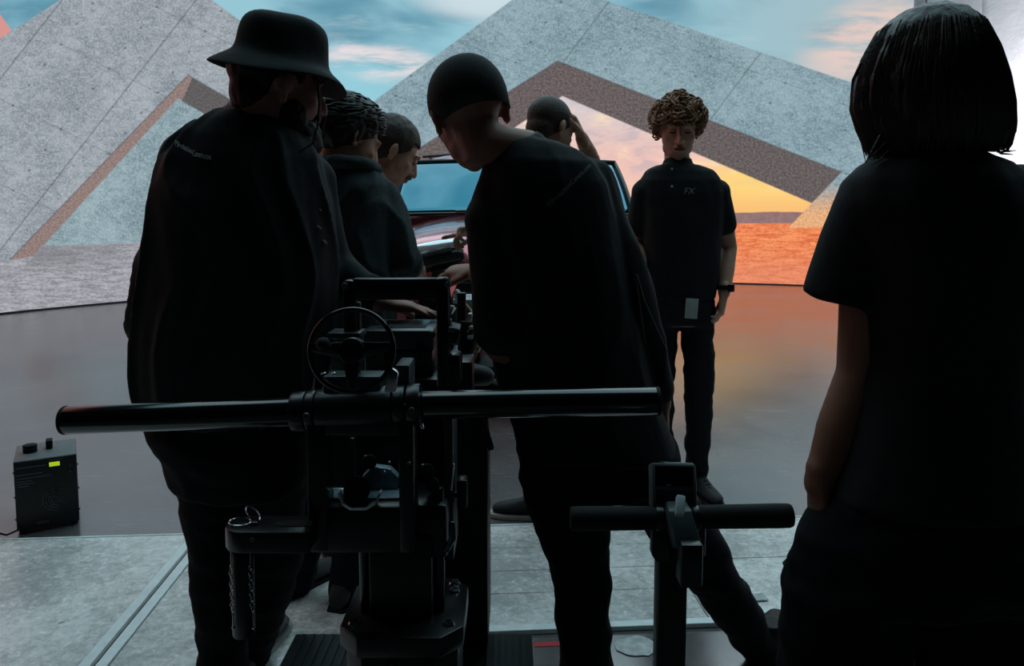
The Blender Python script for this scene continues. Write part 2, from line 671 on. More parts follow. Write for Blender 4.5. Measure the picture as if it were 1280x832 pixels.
def led_wall():
    n, k = 190, 44
    a0 = math.atan2(2.6 - LC.y, -7.40 - LC.x)
    if a0 < 0:
        a0 += 2 * math.pi
    a1 = math.atan2(13.2 - LC.y, 7.08 - LC.x)
    H = 7.0
    vs_, fs, uvs = [], [], []

    def uvof(p):
        d = p - CAM
        sp, cp = math.sin(PITCH), math.cos(PITCH)
        z = d.y * cp + d.z * sp
        yy = -d.y * sp + d.z * cp
        return ((640 + F * d.x / z) / 100, (PPY - F * yy / z) / 100)
    for r in (LR, LR + 0.12):
        for i in range(n + 1):
            a = a0 + (a1 - a0) * i / n
            for j in range(k + 1):
                p = Vector((LC.x + r * math.cos(a), LC.y + r * math.sin(a), H * j / k))
                vs_.append(p)
                uvs.append(uvof(p))
    N = (n + 1) * (k + 1)
    mi = []
    for s_ in (0, 1):
        for i in range(n):
            for j in range(k):
                q = [i * (k + 1) + j, (i + 1) * (k + 1) + j, (i + 1) * (k + 1) + j + 1, i * (k + 1) + j + 1]
                q = [t + s_ * N for t in q]
                fs.append(tuple(q if s_ == 0 else reversed(q)))
                mi.append(s_)
    for i in range(n):
        for j in (0, k):
            q = (i * (k + 1) + j, (i + 1) * (k + 1) + j, (i + 1) * (k + 1) + j + N, i * (k + 1) + j + N)
            fs.append(q)
            mi.append(1)
    for j in range(k):
        for i in (0, n):
            q = (i * (k + 1) + j, i * (k + 1) + j + 1, i * (k + 1) + j + 1 + N, i * (k + 1) + j + N)
            fs.append(q)
            mi.append(1)
    me = bpy.data.meshes.new('led_wall')
    me.from_pydata([tuple(p) for p in vs_], [], fs)
    uvl = me.uv_layers.new(name='picture')
    for lp in me.loops:
        uvl.data[lp.index].uv = uvs[lp.vertex_index]
    me.materials.append(led_material())
    me.materials.append(mat('led_cabinet_black', (14, 14, 15), 0.6))
    for p, q in zip(me.polygons, mi):
        p.material_index = q
    o = bpy.data.objects.new('led_screen', me)
    COL.objects.link(o)
    tag(o, 'huge curved LED screen showing concrete arches under a sunset sky', 'screen')
    # thin black foot rail
    b = B()
    pts = []
    for i in range(n + 1):
        a = a0 + (a1 - a0) * i / n
        pts.append(Vector((LC.x + (LR - 0.02) * math.cos(a), LC.y + (LR - 0.02) * math.sin(a), 0.012)))
    b.tube(pts, 0.012, n=8)
    b.build('foot_rail', mat('led_cabinet_black', (14, 14, 15), 0.6), o)


led_wall()

# ------------------------------------------------------------------ overhead LED sky screen (seen mirrored in the windscreen)


def overhead():
    m = bpy.data.materials.new('overhead_sky_picture')
    m.use_nodes = True
    nt = m.node_tree
    nt.nodes.clear()
    g = NT(nt)
    tc = nt.nodes.new('ShaderNodeTexCoord')
    P = X(g, tc.outputs['Object'])
    n1 = g.noise(P, 0.35, 5, 0.5, 0.5)
    c = g.mixc(g.ss(n1, 0.38, 0.62), lin((140, 186, 198)), lin((200, 218, 224)))
    em = nt.nodes.new('ShaderNodeEmission')
    nt.links.new(c.s, em.inputs[0])
    em.inputs[1].default_value = CEIL_STRENGTH
    out = nt.nodes.new('ShaderNodeOutputMaterial')
    nt.links.new(em.outputs[0], out.inputs[0])
    e = thing('overhead_screen', (1.0, 8.5, 6.4), 'flat LED screen of blue sky hung over the stage', 'screen')
    b = B()
    b.box((-4.2, 1.6, 6.40), (6.2, 12.0, 6.42))
    b.build('screen_face', m, e)
    b = B()
    b.box((-4.25, 1.55, 6.43), (6.25, 12.05, 6.52))
    b.build('back_frame', mat('led_cabinet_black', (14, 14, 15), 0.6), e)


overhead()

# ------------------------------------------------------------------ floor


def floor():
    m = bpy.data.materials.new('dark_stage_floor')
    m.use_nodes = True
    nt = m.node_tree
    g = NT(nt)
    p = nt.nodes['Principled BSDF']
    tc = nt.nodes.new('ShaderNodeTexCoord')
    P = X(g, tc.outputs['Object'])
    a = g.noise(P, 0.9, 6, 0.6, 0.4)
    sc = g.noise(P, 26, 5, 0.7)
    c = g.mixc(g.ss(a, 0.35, 0.65), lin((78, 75, 76)), lin((102, 98, 98)))
    mp = nt.nodes.new('ShaderNodeMapping')
    mp.inputs['Rotation'].default_value = (0, 0, 0.6)
    mp.inputs['Scale'].default_value = (2, 30, 1)
    nt.links.new(tc.outputs['Object'], mp.inputs[0])
    sn = g.noise(X(g, mp.outputs[0]), 2.0, 5, 0.6, 0.8)
    scr = g.ss(sn, 0.62, 0.72) * g.ss(a, 0.42, 0.58)
    c = g.mixc(scr * 0.8, c, lin((150, 150, 152)))
    nt.links.new(c.s, p.inputs['Base Color'])
    r = g.ss(a, 0.3, 0.7) * 0.06 + sc * 0.08 + 0.13
    nt.links.new(r.s, p.inputs['Roughness'])
    bp = nt.nodes.new('ShaderNodeBump')
    bp.inputs['Strength'].default_value = 0.06
    bp.inputs['Distance'].default_value = 0.002
    nt.links.new(sc.s, bp.inputs['Height'])
    nt.links.new(bp.outputs[0], p.inputs['Normal'])
    p.inputs['Specular IOR Level'].default_value = 0.5
    p.inputs['IOR'].default_value = 2.9
    b = B()
    b.box((-16, -6, -0.1), (18, 20, 0.0))
    fl = b.build('floor', m)
    tag(fl, None, kind='structure')

    # pale floor sheets laid on top
    m2 = bpy.data.materials.new('pale_floor_sheet')
    m2.use_nodes = True
    nt = m2.node_tree
    g = NT(nt)
    p = nt.nodes['Principled BSDF']
    tc = nt.nodes.new('ShaderNodeTexCoord')
    P = X(g, tc.outputs['Object'])
    a = g.noise(P, 2.2, 6, 0.6, 0.5)
    sc = g.noise(P, 40, 6, 0.75, 0.6)
    mp = nt.nodes.new('ShaderNodeMapping')
    mp.inputs['Rotation'].default_value = (0, 0, 0.62)
    mp.inputs['Scale'].default_value = (1.2, 14, 1)
    nt.links.new(tc.outputs['Object'], mp.inputs[0])
    sn = g.noise(X(g, mp.outputs[0]), 1.6, 5, 0.6, 0.5)
    c = g.mixc(g.ss(a * 0.5 + sc * 0.5, 0.38, 0.60), lin((172, 172, 170)), lin((240, 238, 234)))
    c = g.mixc(g.ss(sn, 0.62, 0.72) * 0.5, c, lin((244, 246, 246)))
    spots = g.ss(g.noise(P, 9, 2, 0.4), 0.76, 0.79)
    c = g.mixc(spots * 0.6, c, lin((70, 74, 76)))
    nt.links.new(c.s, p.inputs['Base Color'])
    r = sc * 0.25 + 0.12
    nt.links.new(r.s, p.inputs['Roughness'])
    bp = nt.nodes.new('ShaderNodeBump')
    bp.inputs['Strength'].default_value = 0.4
    bp.inputs['Distance'].default_value = 0.002
    nt.links.new((sc * 0.6 + g.ss(sn, 0.6, 0.7) * 0.4).s, bp.inputs['Height'])
    nt.links.new(bp.outputs[0], p.inputs['Normal'])
    strip_m = mat('pale_metal_strip', (232, 240, 240), 0.35, metal=0.0, noise_scale=30, noise_amt=0.08)
    R = Matrix.Translation((0, 2.93, 0)) @ Matrix.Rotation(math.radians(4.0), 4, 'Z')

    def sheet(x0, x1, v0, v1):
        bb = B()
        bb.box((x0, -v1, 0.0005), (x1, -v0, 0.012), R)
        bb.build('floor_sheet', m2, fl, bevel=0.002, seg=1)

    def strip(x0, x1, v0, v1, z=0.0155):
        bb = B()
        bb.box((x0, -v1, 0.0005), (x1, -v0, z), R)
        bb.build('metal_strip', strip_m, fl, bevel=0.0015, seg=1)
    J = 0.0025
    # left sheets
    for (v0, v1) in ((0.012, 1.15), (1.153, 2.3)):
        sheet(-4.6, -2.92, v0, v1)
        sheet(-2.917, -1.277, v0, v1)
    strip(-1.274, -1.240, 0.0, 2.3)
    strip(-1.226, -1.192, 0.0, 2.3)
    strip(-4.6, -1.277, 0.0, 0.010, 0.014)
    # centre sheets
    rows = (0.012, 0.215, 0.40, 0.56, 0.755)
    for a_, b_ in zip(rows, rows[1:]):
        sheet(-0.3975, 0.562, a_ + J / 2, b_ - J / 2)
    strip(-1.189, 0.562, 0.0, 0.010, 0.014)
    for a_, b_ in ((0.012, 0.33), (0.333, 1.0), (1.003, 2.3)):
        sheet(-1.189, -0.40, a_, b_)
    strip(-0.3975, 0.63, 0.757, 0.79)
    strip(0.565, 0.595, 0.0, 0.756)
    strip(0.603, 0.633, 0.0, 0.756)
    # right sheets
    for (v0, v1) in ((0.012, 0.36), (0.363, 0.72)):
        sheet(0.637, 1.9, v0, v1)
        sheet(1.903, 3.4, v0, v1)
    strip(0.637, 3.4, 0.0, 0.010, 0.014)
    strip(0.637, 3.4, 0.722, 0.745)
    return fl, R


FLOOR, FR = floor()

# small things lying on the floor edge
b = B()
p0 = W(668, 828, 1155 / 553)
b.box((-0.001, -0.012, 0.0), (0.105, 0.010, 0.0012), Matrix.Translation((p0.x, p0.y, 0.0005)) @ Matrix.Rotation(0.07, 4, 'Z'))
tag(b.build('tape_strip', mat('red_tape', (196, 44, 52), 0.4, noise_scale=60, noise_amt=0.2)), 'short strip of red tape on the floor beside ribbed step pad', 'tape')
b = B()
rag = []
random.seed(3)
for i in range(18):
    t = 2 * math.pi * i / 18
    rag.append((0.062 * math.cos(t) * (1 + random.uniform(-.12, .12)), 0.05 * math.sin(t) * (1 + random.uniform(-.15, .15))))
p0 = W(795, 829, 1155 / 556)
b.prism(rag, 0, 0.0012, Matrix.Translation((p0.x, p0.y, 0.0018)) @ Matrix.Rotation(math.radians(90), 4, 'X'))
tag(b.build('torn_label', mat('torn_paper', (186, 188, 186), 0.7, noise_scale=40, noise_amt=0.3)), 'torn pale paper label stuck on the dark floor', 'label')
p0 = W(929, 768, 1155 / 496)
b = B()
b.box((-0.07, -0.022, 0), (0.075, 0.022, 0.002), Matrix.Translation((p0.x, p0.y, 0.0165)) @ Matrix.Rotation(0.1, 4, 'Z'))
tag(b.build('clear_tape_patch', mat('clear_glossy_tape', (170, 176, 176), 0.12, noise_scale=50, noise_amt=0.35, bump=0.6)), 'crumpled glossy clear tape patch at the corner of a floor sheet', 'tape')

# ------------------------------------------------------------------ post, white drape at the right


def drape():
    p = W(1141, 200, 12.6)
    b = B()
    b.box((p.x - 0.075, p.y - 0.05, 0), (p.x + 0.075, p.y + 0.05, 7.0))
    o = b.build('upright_post', mat('pale_grey_post', (150, 152, 155), 0.5, noise_scale=20, noise_amt=0.1), bevel=0.01)
    tag(o, 'pale grey upright post at the edge of the LED screen', 'post')
    m = bpy.data.materials.new('white_translucent_sheet')
    m.use_nodes = True
    nt = m.node_tree
    nt.nodes.clear()
    g = NT(nt)
    tc = nt.nodes.new('ShaderNodeTexCoord')
    P = X(g, tc.outputs['Object'])
    n = g.noise(P, 3.0, 5, 0.6, 1.2)
    df = nt.nodes.new('ShaderNodeBsdfDiffuse')
    df.inputs[0].default_value = (0.8, 0.8, 0.82, 1)
    tr = nt.nodes.new('ShaderNodeBsdfTranslucent')
    tr.inputs[0].default_value = (0.82, 0.82, 0.85, 1)
    mx = nt.nodes.new('ShaderNodeMixShader')
    mx.inputs[0].default_value = 0.6
    nt.links.new(df.outputs[0], mx.inputs[1])
    nt.links.new(tr.outputs[0], mx.inputs[2])
    bp = nt.nodes.new('ShaderNodeBump')
    bp.inputs['Strength'].default_value = 0.5
    bp.inputs['Distance'].default_value = 0.05
    nt.links.new(n.s, bp.inputs['Height'])
    for q in (df, tr):
        nt.links.new(bp.outputs[0], q.inputs['Normal'])
    out = nt.nodes.new('ShaderNodeOutputMaterial')
    nt.links.new(mx.outputs[0], out.inputs[0])
    e = thing('white_drape', (p.x + 0.1, p.y, 0), 'tall backlit white plastic drape beside the LED screen', 'drape')

    def panel(pa, pb, nx):
        nz = 60
        vs_, fs = [], []
        pa, pb = Vector(pa), Vector(pb)
        d = pb - pa
        nn = Vector((-d.y, d.x, 0)).normalized()
        for i in range(nx + 1):
            t = i / nx
            for j in range(nz + 1):
                z = 7.0 * j / nz
                q = pa + d * t
                w = 0.03 * math.sin(t * d.length * 5 + 0.6 * math.sin(z * 1.3)) + 0.05 * noise.noise(Vector((t * d.length * 2.2, z * 1.6, pa.x))) + 0.02 * noise.noise(Vector((t * d.length * 7, z * 7 + t * 3, 2)))
                q = q + nn * w
                vs_.append((q.x, q.y, z))
        for i in range(nx):
            for j in range(nz):
                a_ = i * (nz + 1) + j
                fs.append((a_, a_ + nz + 1, a_ + nz + 2, a_ + 1))
        me = bpy.data.meshes.new('drape_panel')
        me.from_pydata(vs_, [], fs)
        ob = bpy.data.objects.new('drape_panel', me)
        finish(ob, m, e)
        sd = ob.modifiers.new('thick', 'SOLIDIFY')
        sd.thickness = 0.004
    q1 = (W(1150, 200, 12.5).x, 12.5, 0)
    q2 = (W(1221, 200, 11.9).x, 11.9, 0)
    panel(q1, q2, 14)
    q3 = (W(1219, 200, 11.7).x, 11.7, 0)
    panel(q3, (10.6, 6.2, 0), 60)
    # studio lamp behind the drape
    lp = thing('studio_lamp', (9.6, 11.6, 0), 'studio lamp on a stand behind the white drape', 'lamp')
    b = B()
    b.tube([(9.6, 11.6, 0.0), (9.6, 11.6, 2.5)], 0.02)
    b.build('stand', black_metal(), lp)
    b = B()
    b.box((-0.25, -0.1, -0.25), (0.25, 0.1, 0.25), Matrix.Translation((9.6, 11.6, 2.7)) @ Matrix.Rotation(math.radians(-42), 4, 'Z'))
    b.build('housing', black_metal(), lp, bevel=0.02)
    L = bpy.data.lights.new('lamp_light', 'AREA')
    L.energy = DRAPE_WATTS
    L.size = 0.9
    L.color = (1, 0.97, 0.96)
    lo = bpy.data.objects.new('lamp_light', L)
    lo.location = (9.55, 11.45, 2.7)
    d = Vector((8.2, 10.0, 2.8)) - Vector(lo.location)
    lo.rotation_euler = d.to_track_quat('-Z', 'Y').to_euler()
    COL.objects.link(lo)
    lo.parent = lp
    lo.matrix_parent_inverse = Matrix.Translation((9.6, 11.6, 0)).inverted()


drape()
# ------------------------------------------------------------------ the red car


def car():
    e = thing('red_suv', (0.0, 6.8, 0), 'red SUV parked nose to the camera in front of the LED screen', 'car')
    CX, Y0 = -0.01, 4.5
    paint = mat('red_metallic_paint', (188, 104, 112), 0.24, metal=0.8, coat=1.0, noise_scale=300, noise_amt=0.1)
    glass = mat('car_glass', (8, 26, 34), 0.03, spec=1.0, ior=1.9, tint=(130, 225, 255))
    trim = mat('car_black_trim', (16, 16, 18), 0.35)
    alu = mat('car_chrome', (210, 212, 214), 0.15, metal=1.0)
    lamp = mat('headlight_lens', (214, 220, 222), 0.1, metal=0.5, coat=1.0)

    def sec(y, w, zb, zt, n=40, ex=3.2):
        r = []
        zc = (zb + zt) / 2
        h = (zt - zb) / 2
        for k in range(n):
            t = 2 * math.pi * k / n
            c, s_ = math.cos(t), math.sin(t)
            r.append(Vector((CX + w * math.copysign(abs(c) ** (2 / ex), c), Y0 + y, zc + h * math.copysign(abs(s_) ** (2 / ex), s_))))
        return r
    b = B()
    b.rings([sec(0.0, 0.62, 0.34, 0.80), sec(0.05, 0.80, 0.27, 0.98), sec(0.13, 0.88, 0.24, 1.11), sec(0.25, 0.93, 0.23, 1.17),
             sec(0.6, 0.98, 0.22, 1.235), sec(1.05, 1.0, 0.22, 1.29), sec(2.4, 1.0, 0.22, 1.28), sec(3.9, 0.99, 0.23, 1.26),
             sec(4.5, 0.92, 0.27, 1.22), sec(4.7, 0.82, 0.34, 1.1), sec(4.75, 0.6, 0.45, 0.95)])
    b.build('body_shell', paint, e)

    # roof shell: windscreen frame, roof, rear
    def gh(y, w, zt, zb=1.2, ex=3.6, n=40):
        r = []
        for k in range(n):
            t = 2 * math.pi * k / n
            c, s_ = math.cos(t), math.sin(t)
            zz = math.copysign(abs(s_) ** (2 / ex), s_)
            f_ = 0.5 + 0.5 * zz
            ww = w * (1 - 0.12 * f_)
            r.append(Vector((CX + ww * math.copysign(abs(c) ** (2 / ex), c), Y0 + y, zb + (zt - zb) * f_)))
        return r
    b = B()
    b.rings([gh(1.10, 0.86, 1.28), gh(1.22, 0.93, 1.36), gh(1.40, 0.96, 1.53), gh(1.55, 0.97, 1.67), gh(1.66, 0.97, 1.765), gh(1.85, 0.97, 1.815),
             gh(2.6, 0.97, 1.83), gh(3.6, 0.95, 1.79), gh(4.1, 0.93, 1.70), gh(4.45, 0.88, 1.40), gh(4.55, 0.82, 1.22)])
    b.build('roof_shell', paint, e)
    # windscreen: slightly proud curved sheet
    vs_, fs = [], []
    nx, nz = 24, 10
    for j in range(nz + 1):
        t = j / nz
        y = 1.02 + (1.55 - 1.02) * t
        z = 1.300 + (1.735 - 1.300) * t + 0.03 * math.sin(math.pi * t)
        w = 0.93 - 0.08 * t
        for i in range(nx + 1):
            s_ = -1 + 2 * i / nx
            vs_.append(Vector((CX + w * s_, Y0 + y - 0.04 + 0.10 * s_ ** 2, z - 0.012 * s_ * s_)))
    for j in range(nz):
        for i in range(nx):
            a = j * (nx + 1) + i
            fs.append((a, a + 1, a + nx + 2, a + nx + 1))
    me = bpy.data.meshes.new('windscreen')
    me.from_pydata([tuple(v) for v in vs_], [], fs)
    o = bpy.data.objects.new('windscreen', me)
    finish(o, glass, e)
    o.modifiers.new('t', 'SOLIDIFY').thickness = 0.006
    b = B()
    edge = [vs_[i] for i in range(nx + 1)] + [vs_[j * (nx + 1) + nx] for j in range(1, nz + 1)] + [vs_[nz * (nx + 1) + i] for i in range(nx - 1, -1, -1)] + [vs_[j * (nx + 1)] for j in range(nz - 1, 0, -1)]
    b.tube(edge, 0.014, n=8, closed=True)
    b.build('windscreen_seal', trim, o)
    b = B()
    b.tube([(CX - 0.76, Y0 + 2.0, 1.80), (CX - 0.4, Y0 + 1.95, 1.822), (CX + 0.4, Y0 + 1.95, 1.822), (CX + 0.76, Y0 + 2.0, 1.80)], 0.012, n=8)
    b.build('roof_edge_trim', trim, e)
    for s_ in (-1, 1):
        b = B()
        b.tube([(CX + s_ * 0.72, Y0 + 2.1, 1.81), (CX + s_ * 0.72, Y0 + 3.5, 1.81)], 0.014, n=8)
        b.build('roof_rail', trim, e)
        b = B()
        for (ya, yb, za, zb) in ((1.72, 2.5, 1.34, 1.70), (2.58, 3.5, 1.34, 1.70), (3.58, 4.1, 1.36, 1.66)):
            w0, w1 = 0.968, 0.885
            sl = 0.28 if ya < 2 else 0.03
            vv = [(CX + s_ * w0, Y0 + ya - sl, za), (CX + s_ * w0, Y0 + yb, za), (CX + s_ * w1, Y0 + yb, zb), (CX + s_ * w1, Y0 + ya, zb)]
            vv += [(x - s_ * 0.05, y, z) for (x, y, z) in vv]
            b.add(vv, [(0, 1, 2, 3), (7, 6, 5, 4), (0, 4, 5, 1), (1, 5, 6, 2), (2, 6, 7, 3), (3, 7, 4, 0)])
        b.build('side_glass', glass, e, bevel=0.01)
        # mirror
        mr = B()
        mr.ell((CX + s_ * 1.10, Y0 + 1.32, 1.33), (0.12, 0.07, 0.085))
        mo = mr.build('door_mirror', paint, e)
        b = B()
        b.tube([(CX + s_ * 0.94, Y0 + 1.36, 1.24), (CX + s_ * 1.05, Y0 + 1.34, 1.29)], 0.025, n=10)
        b.build('mirror_arm', trim, mo)
        # headlight: long lens on the corner
        h = B()
        pts = []
        for t in range(9):
            q = t / 8
            pts.append(Vector((CX + s_ * (0.30 + 0.53 * q), Y0 + 0.03 + 0.16 * q ** 2.2, 1.115 - 0.11 * q - 0.03 * q * q)))
        h.tube(pts, [(0.016 + 0.036 * math.sin(math.pi * (0.12 + 0.75 * i / 8)), 0.05) for i in range(9)], ref=(0, 0, 1), n=14)
        ho = h.build('headlight', lamp, e)
        b = B()
        b.tube([p + Vector((0, -0.05, -0.035)) for p in pts[1:]], 0.012, n=8)
        b.build('headlight_trim', trim, ho)
        b = B()
        b.tube([p + Vector((s_ * 0.02, -0.015, -0.075)) for p in pts], [(0.045, 0.04)] * 9, ref=(0, 0, 1), n=14)
        b.build('headlight_housing', trim, e)
        # wheels
        for y in (0.9, 3.75):
            wh = B()
            c = Vector((CX + s_ * 0.86, Y0 + y, 0.36))
            wh.tube([c + Vector((-s_ * 0.11, 0, 0)), c + Vector((s_ * 0.11, 0, 0))], 0.36, n=36, round_=False)
            wo = wh.build('wheel', black_rubber(), e, bevel=0.02)
            rb = B()
            for k in range(5):
                a = 2 * math.pi * k / 5
                rb.tube([c + Vector((s_ * 0.115, 0, 0)), c + Vector((s_ * 0.115, 0.25 * math.cos(a), 0.25 * math.sin(a)))], 0.03, n=8)
            rb.build('rim', alu, wo)
        # lower intake
        b = B()
        b.box((CX + s_ * 0.62 - 0.12, Y0 + 0.02, 0.45), (CX + s_ * 0.62 + 0.12, Y0 + 0.14, 0.62))
        b.build('side_intake', trim, e, bevel=0.03)
    b = B()
    b.prism([(-0.42, 0.62), (0.42, 0.62), (0.5, 0.95), (-0.5, 0.95)], Y0 - 0.02, Y0 + 0.15)
    gr = b.build('grille', trim, e, bevel=0.03)
    for k in range(4):
        b = B()
        b.box((CX - 0.42, Y0 - 0.03, 0.67 + 0.065 * k), (CX + 0.42, Y0 - 0.012, 0.685 + 0.065 * k))
        b.build('grille_bar', alu, gr)
    b = B()
    b.box((-0.5, Y0 - 0.02, 0.32), (0.5, Y0 + 0.12, 0.42))
    b.build('lower_intake', trim, e, bevel=0.02)
    # wipers
    for s_ in (-1, 1):
        b = B()
        b.tube([(CX + s_ * 0.05 - 0.35, Y0 + 0.96, 1.315), (CX + s_ * 0.05 + 0.3, Y0 + 0.97, 1.335)], 0.01, n=6)
        b.build('wiper', trim, e)


car()

# ------------------------------------------------------------------ people


def head_parts(b, mt, s=1.0, beard=0, female=False):
    """head in local space: +y face, +z up, origin mid-head; chin at -0.115, crown at +0.12"""
    q = mt @ Matrix.Scale(s, 4)
    b.ell((0, -0.012, 0.035), (0.076, 0.096, 0.086), q)
    b.ell((0, 0.030, -0.020), (0.067, 0.066, 0.085), q)
    b.ell((0, 0.042, -0.076), (0.046, 0.045, 0.036), q)
    b.ell((0, 0.062, -0.097), (0.021, 0.019, 0.017), q)          # chin
    for sx in (-1, 1):
        b.ell((sx * 0.043, 0.018, -0.066), (0.018, 0.034, 0.028), q)   # jaw angle
        b.ell((sx * 0.040, 0.062, -0.022), (0.023, 0.020, 0.020), q)   # cheek
        b.ell((sx * 0.030, 0.083, 0.026), (0.024, 0.011, 0.008), q)    # brow
        b.ell((sx * 0.031, 0.078, 0.006), (0.014, 0.013, 0.010), q)    # lid
        b.ell((sx * 0.012, 0.098, -0.036), (0.009, 0.010, 0.008), q)   # nostril
        E = q @ Matrix.Translation((sx * 0.079, -0.008, -0.004)) @ Matrix.Rotation(sx * 0.35, 4, 'Z') @ Matrix.Rotation(-0.2, 4, 'X')
        b.ell((0, 0, 0.006), (0.008, 0.018, 0.028), E)
        b.ell((0, 0.004, -0.022), (0.008, 0.012, 0.014), E)
        b.ell((sx * 0.004, -0.008, 0.008), (0.006, 0.011, 0.023), E)
    pts = [q @ Vector(p) for p in ((0, 0.090, 0.026), (0, 0.099, 0.0), (0, 0.110, -0.022), (0, 0.113, -0.033))]
    b.tube(pts, [0.009 * s, 0.010 * s, 0.012 * s, 0.012 * s], n=10)
    b.ell((0, 0.094, -0.058), (0.023, 0.010, 0.006), q)
    b.ell((0, 0.092, -0.069), (0.019, 0.010, 0.007), q)
    if beard:
        b.ell((0, 0.055, -0.10), (0.048, 0.042, 0.032 * beard), q)


def hand(b, wrist, d, nrm_, side=1, s=1.0, curl=0.35, point=False, spread=0.10):
    """palm + five fingers rooted in it; nrm_ = way the palm faces, side = thumb side sign"""
    f = Vector(d).normalized()
    n = Vector(nrm_)
    n = (n - f * n.dot(f)).normalized()
    a = f.cross(n) * side
    w = Vector(wrist)
    b.tube([w - f * 0.03 * s, w + f * 0.02 * s, w + f * 0.055 * s, w + f * 0.09 * s],
           [(0.027 * s, 0.022 * s), (0.032 * s, 0.019 * s), (0.041 * s, 0.017 * s), (0.041 * s, 0.014 * s)], ref=a, n=14)
    L = [0.070, 0.079, 0.073, 0.057]
    for i in range(4):
        off = (0.0305 - 0.0205 * i)
        root = w + f * (0.088 - 0.006 * abs(i - 1.2)) * s + a * off * s
        c = curl * (1 + 0.12 * i)
        if point and i == 0:
            c = 0.03
        elif point:
            c = 0.95
        fd = (f + a * (spread * (1.4 - i) * 0.6)).normalized()
        seg = [0.46, 0.30, 0.24]
        p = root - fd * 0.012 * s
        pts = [p]
        ang = 0
        ax = fd.cross(n)
        dirv = fd
        pts.append(root)
        for k in range(3):
            ang += c * (0.8 if k == 0 else 1.0)
            dirv = (fd * math.cos(ang) + n * math.sin(ang)).normalized()
            pts.append(pts[-1] + dirv * L[i] * seg[k] * s)
        r = 0.0088 * s if i < 3 else 0.0076 * s
        b.tube(pts, [r, r, r * 1.0, r * 0.95, r * 0.8], n=9)
    td = (f * 0.72 + a * 0.62 + n * 0.28).normalized()
    t2 = (f * 0.92 + a * 0.22 + n * 0.30).normalized()
    p0 = w + f * 0.018 * s + a * 0.022 * s
    p1 = p0 + td * 0.042 * s
    p2 = p1 + t2 * 0.032 * s
    b.tube([p0, p1, p2, p2 + t2 * 0.022 * s], [0.015 * s, 0.0115 * s, 0.010 * s, 0.0085 * s], n=9)


def hm(x, y, d, yaw, pitch=0, roll=0):
    return Matrix.Translation(W(x, y, d)) @ Matrix.Rotation(math.radians(yaw), 4, 'Z') @ Matrix.Rotation(math.radians(pitch), 4, 'X') @ Matrix.Rotation(math.radians(roll), 4, 'Y')


def rows3(rows, d, grow=1.0):
    out = []
    for r in rows:
        xl, xr, y, th = r[:4]
        dd = d + (r[4] if len(r) > 4 else 0)
        c = W((xl + xr) / 2, y, dd)
        out.append((c.x, c.y, c.z, M((xr - xl) / 2, dd) * grow, th / 2 * grow))
    return out


def limb(pts):
    return [W(*p[:3]) for p in pts]


def shoe(parent, ankle, toe, m, sole_m, s=1.0, laces=False):
    """shoe as an upper, a sole and laces; ankle is the ankle joint, toe a direction"""
    t = Vector((toe[0], toe[1], 0)).normalized()
    a = Vector(ankle)
    side = Vector((-t.y, t.x, 0))
    base = Vector((a.x, a.y, 0.0))
    F_ = Matrix(((t.x, side.x, 0, base.x), (t.y, side.y, 0, base.y), (0, 0, 1, 0.0), (0, 0, 0, 1)))
    b = B()
    z0 = 0.016
    prof = [(-0.075, 0.026, 0.055), (-0.05, 0.036, 0.085), (0.0, 0.037, 0.095), (0.05, 0.038, 0.082), (0.10, 0.042, 0.062), (0.15, 0.043, 0.050), (0.185, 0.034, 0.042), (0.205, 0.018, 0.030)]
    rg = []
    for (x, w, h) in prof:
        r = []
        for k in range(16):
            th = 2 * math.pi * k / 16
            c, q = math.cos(th), math.sin(th)
            zz = z0 + (h * s) * max(0, (0.5 + 0.5 * q)) ** 0.8
            r.append(F_ @ Vector((x * s, w * s * math.copysign(abs(c) ** 0.8, c) * (1 if q < 0.3 else 0.85), zz)))
        rg.append(r)
    b.rings(rg)
    b.tube([F_ @ Vector((-0.02, 0, 0.07)), F_ @ Vector((-0.02, 0, 0.12))], 0.036 * s, n=14, round_=False)
    o = b.blob('shoe', m, parent, 0.006, 2)
    b = B()
    rg = []
    for (z, g_) in ((0.0135, 1.03), (0.016, 1.07), (0.03, 1.07), (0.034, 1.0)):
        z -= 0.0125
        r = []
        for (x, w, h) in prof:
            r.append(F_ @ Vector((x * s * g_, w * s * g_, z)))
        for (x, w, h) in reversed(prof):
            r.append(F_ @ Vector((x * s * g_, -w * s * g_, z)))
        rg.append(r)
    b.rings(rg)
    b.build('shoe_sole', sole_m, o)
    if laces:
        b = B()
        for k in range(5):
            x = 0.03 + 0.022 * k
            h = 0.088 - 0.0085 * k + z0
            b.tube([F_ @ Vector((x * s, -0.024 * s, h - 0.012)), F_ @ Vector((x * s + .004, 0, h + 0.004)), F_ @ Vector((x * s + 0.01, 0.024 * s, h - 0.012))], 0.0028, n=6)
        b.build('shoe_laces', mat('lace', (60, 60, 62), 0.8), o)
    return o


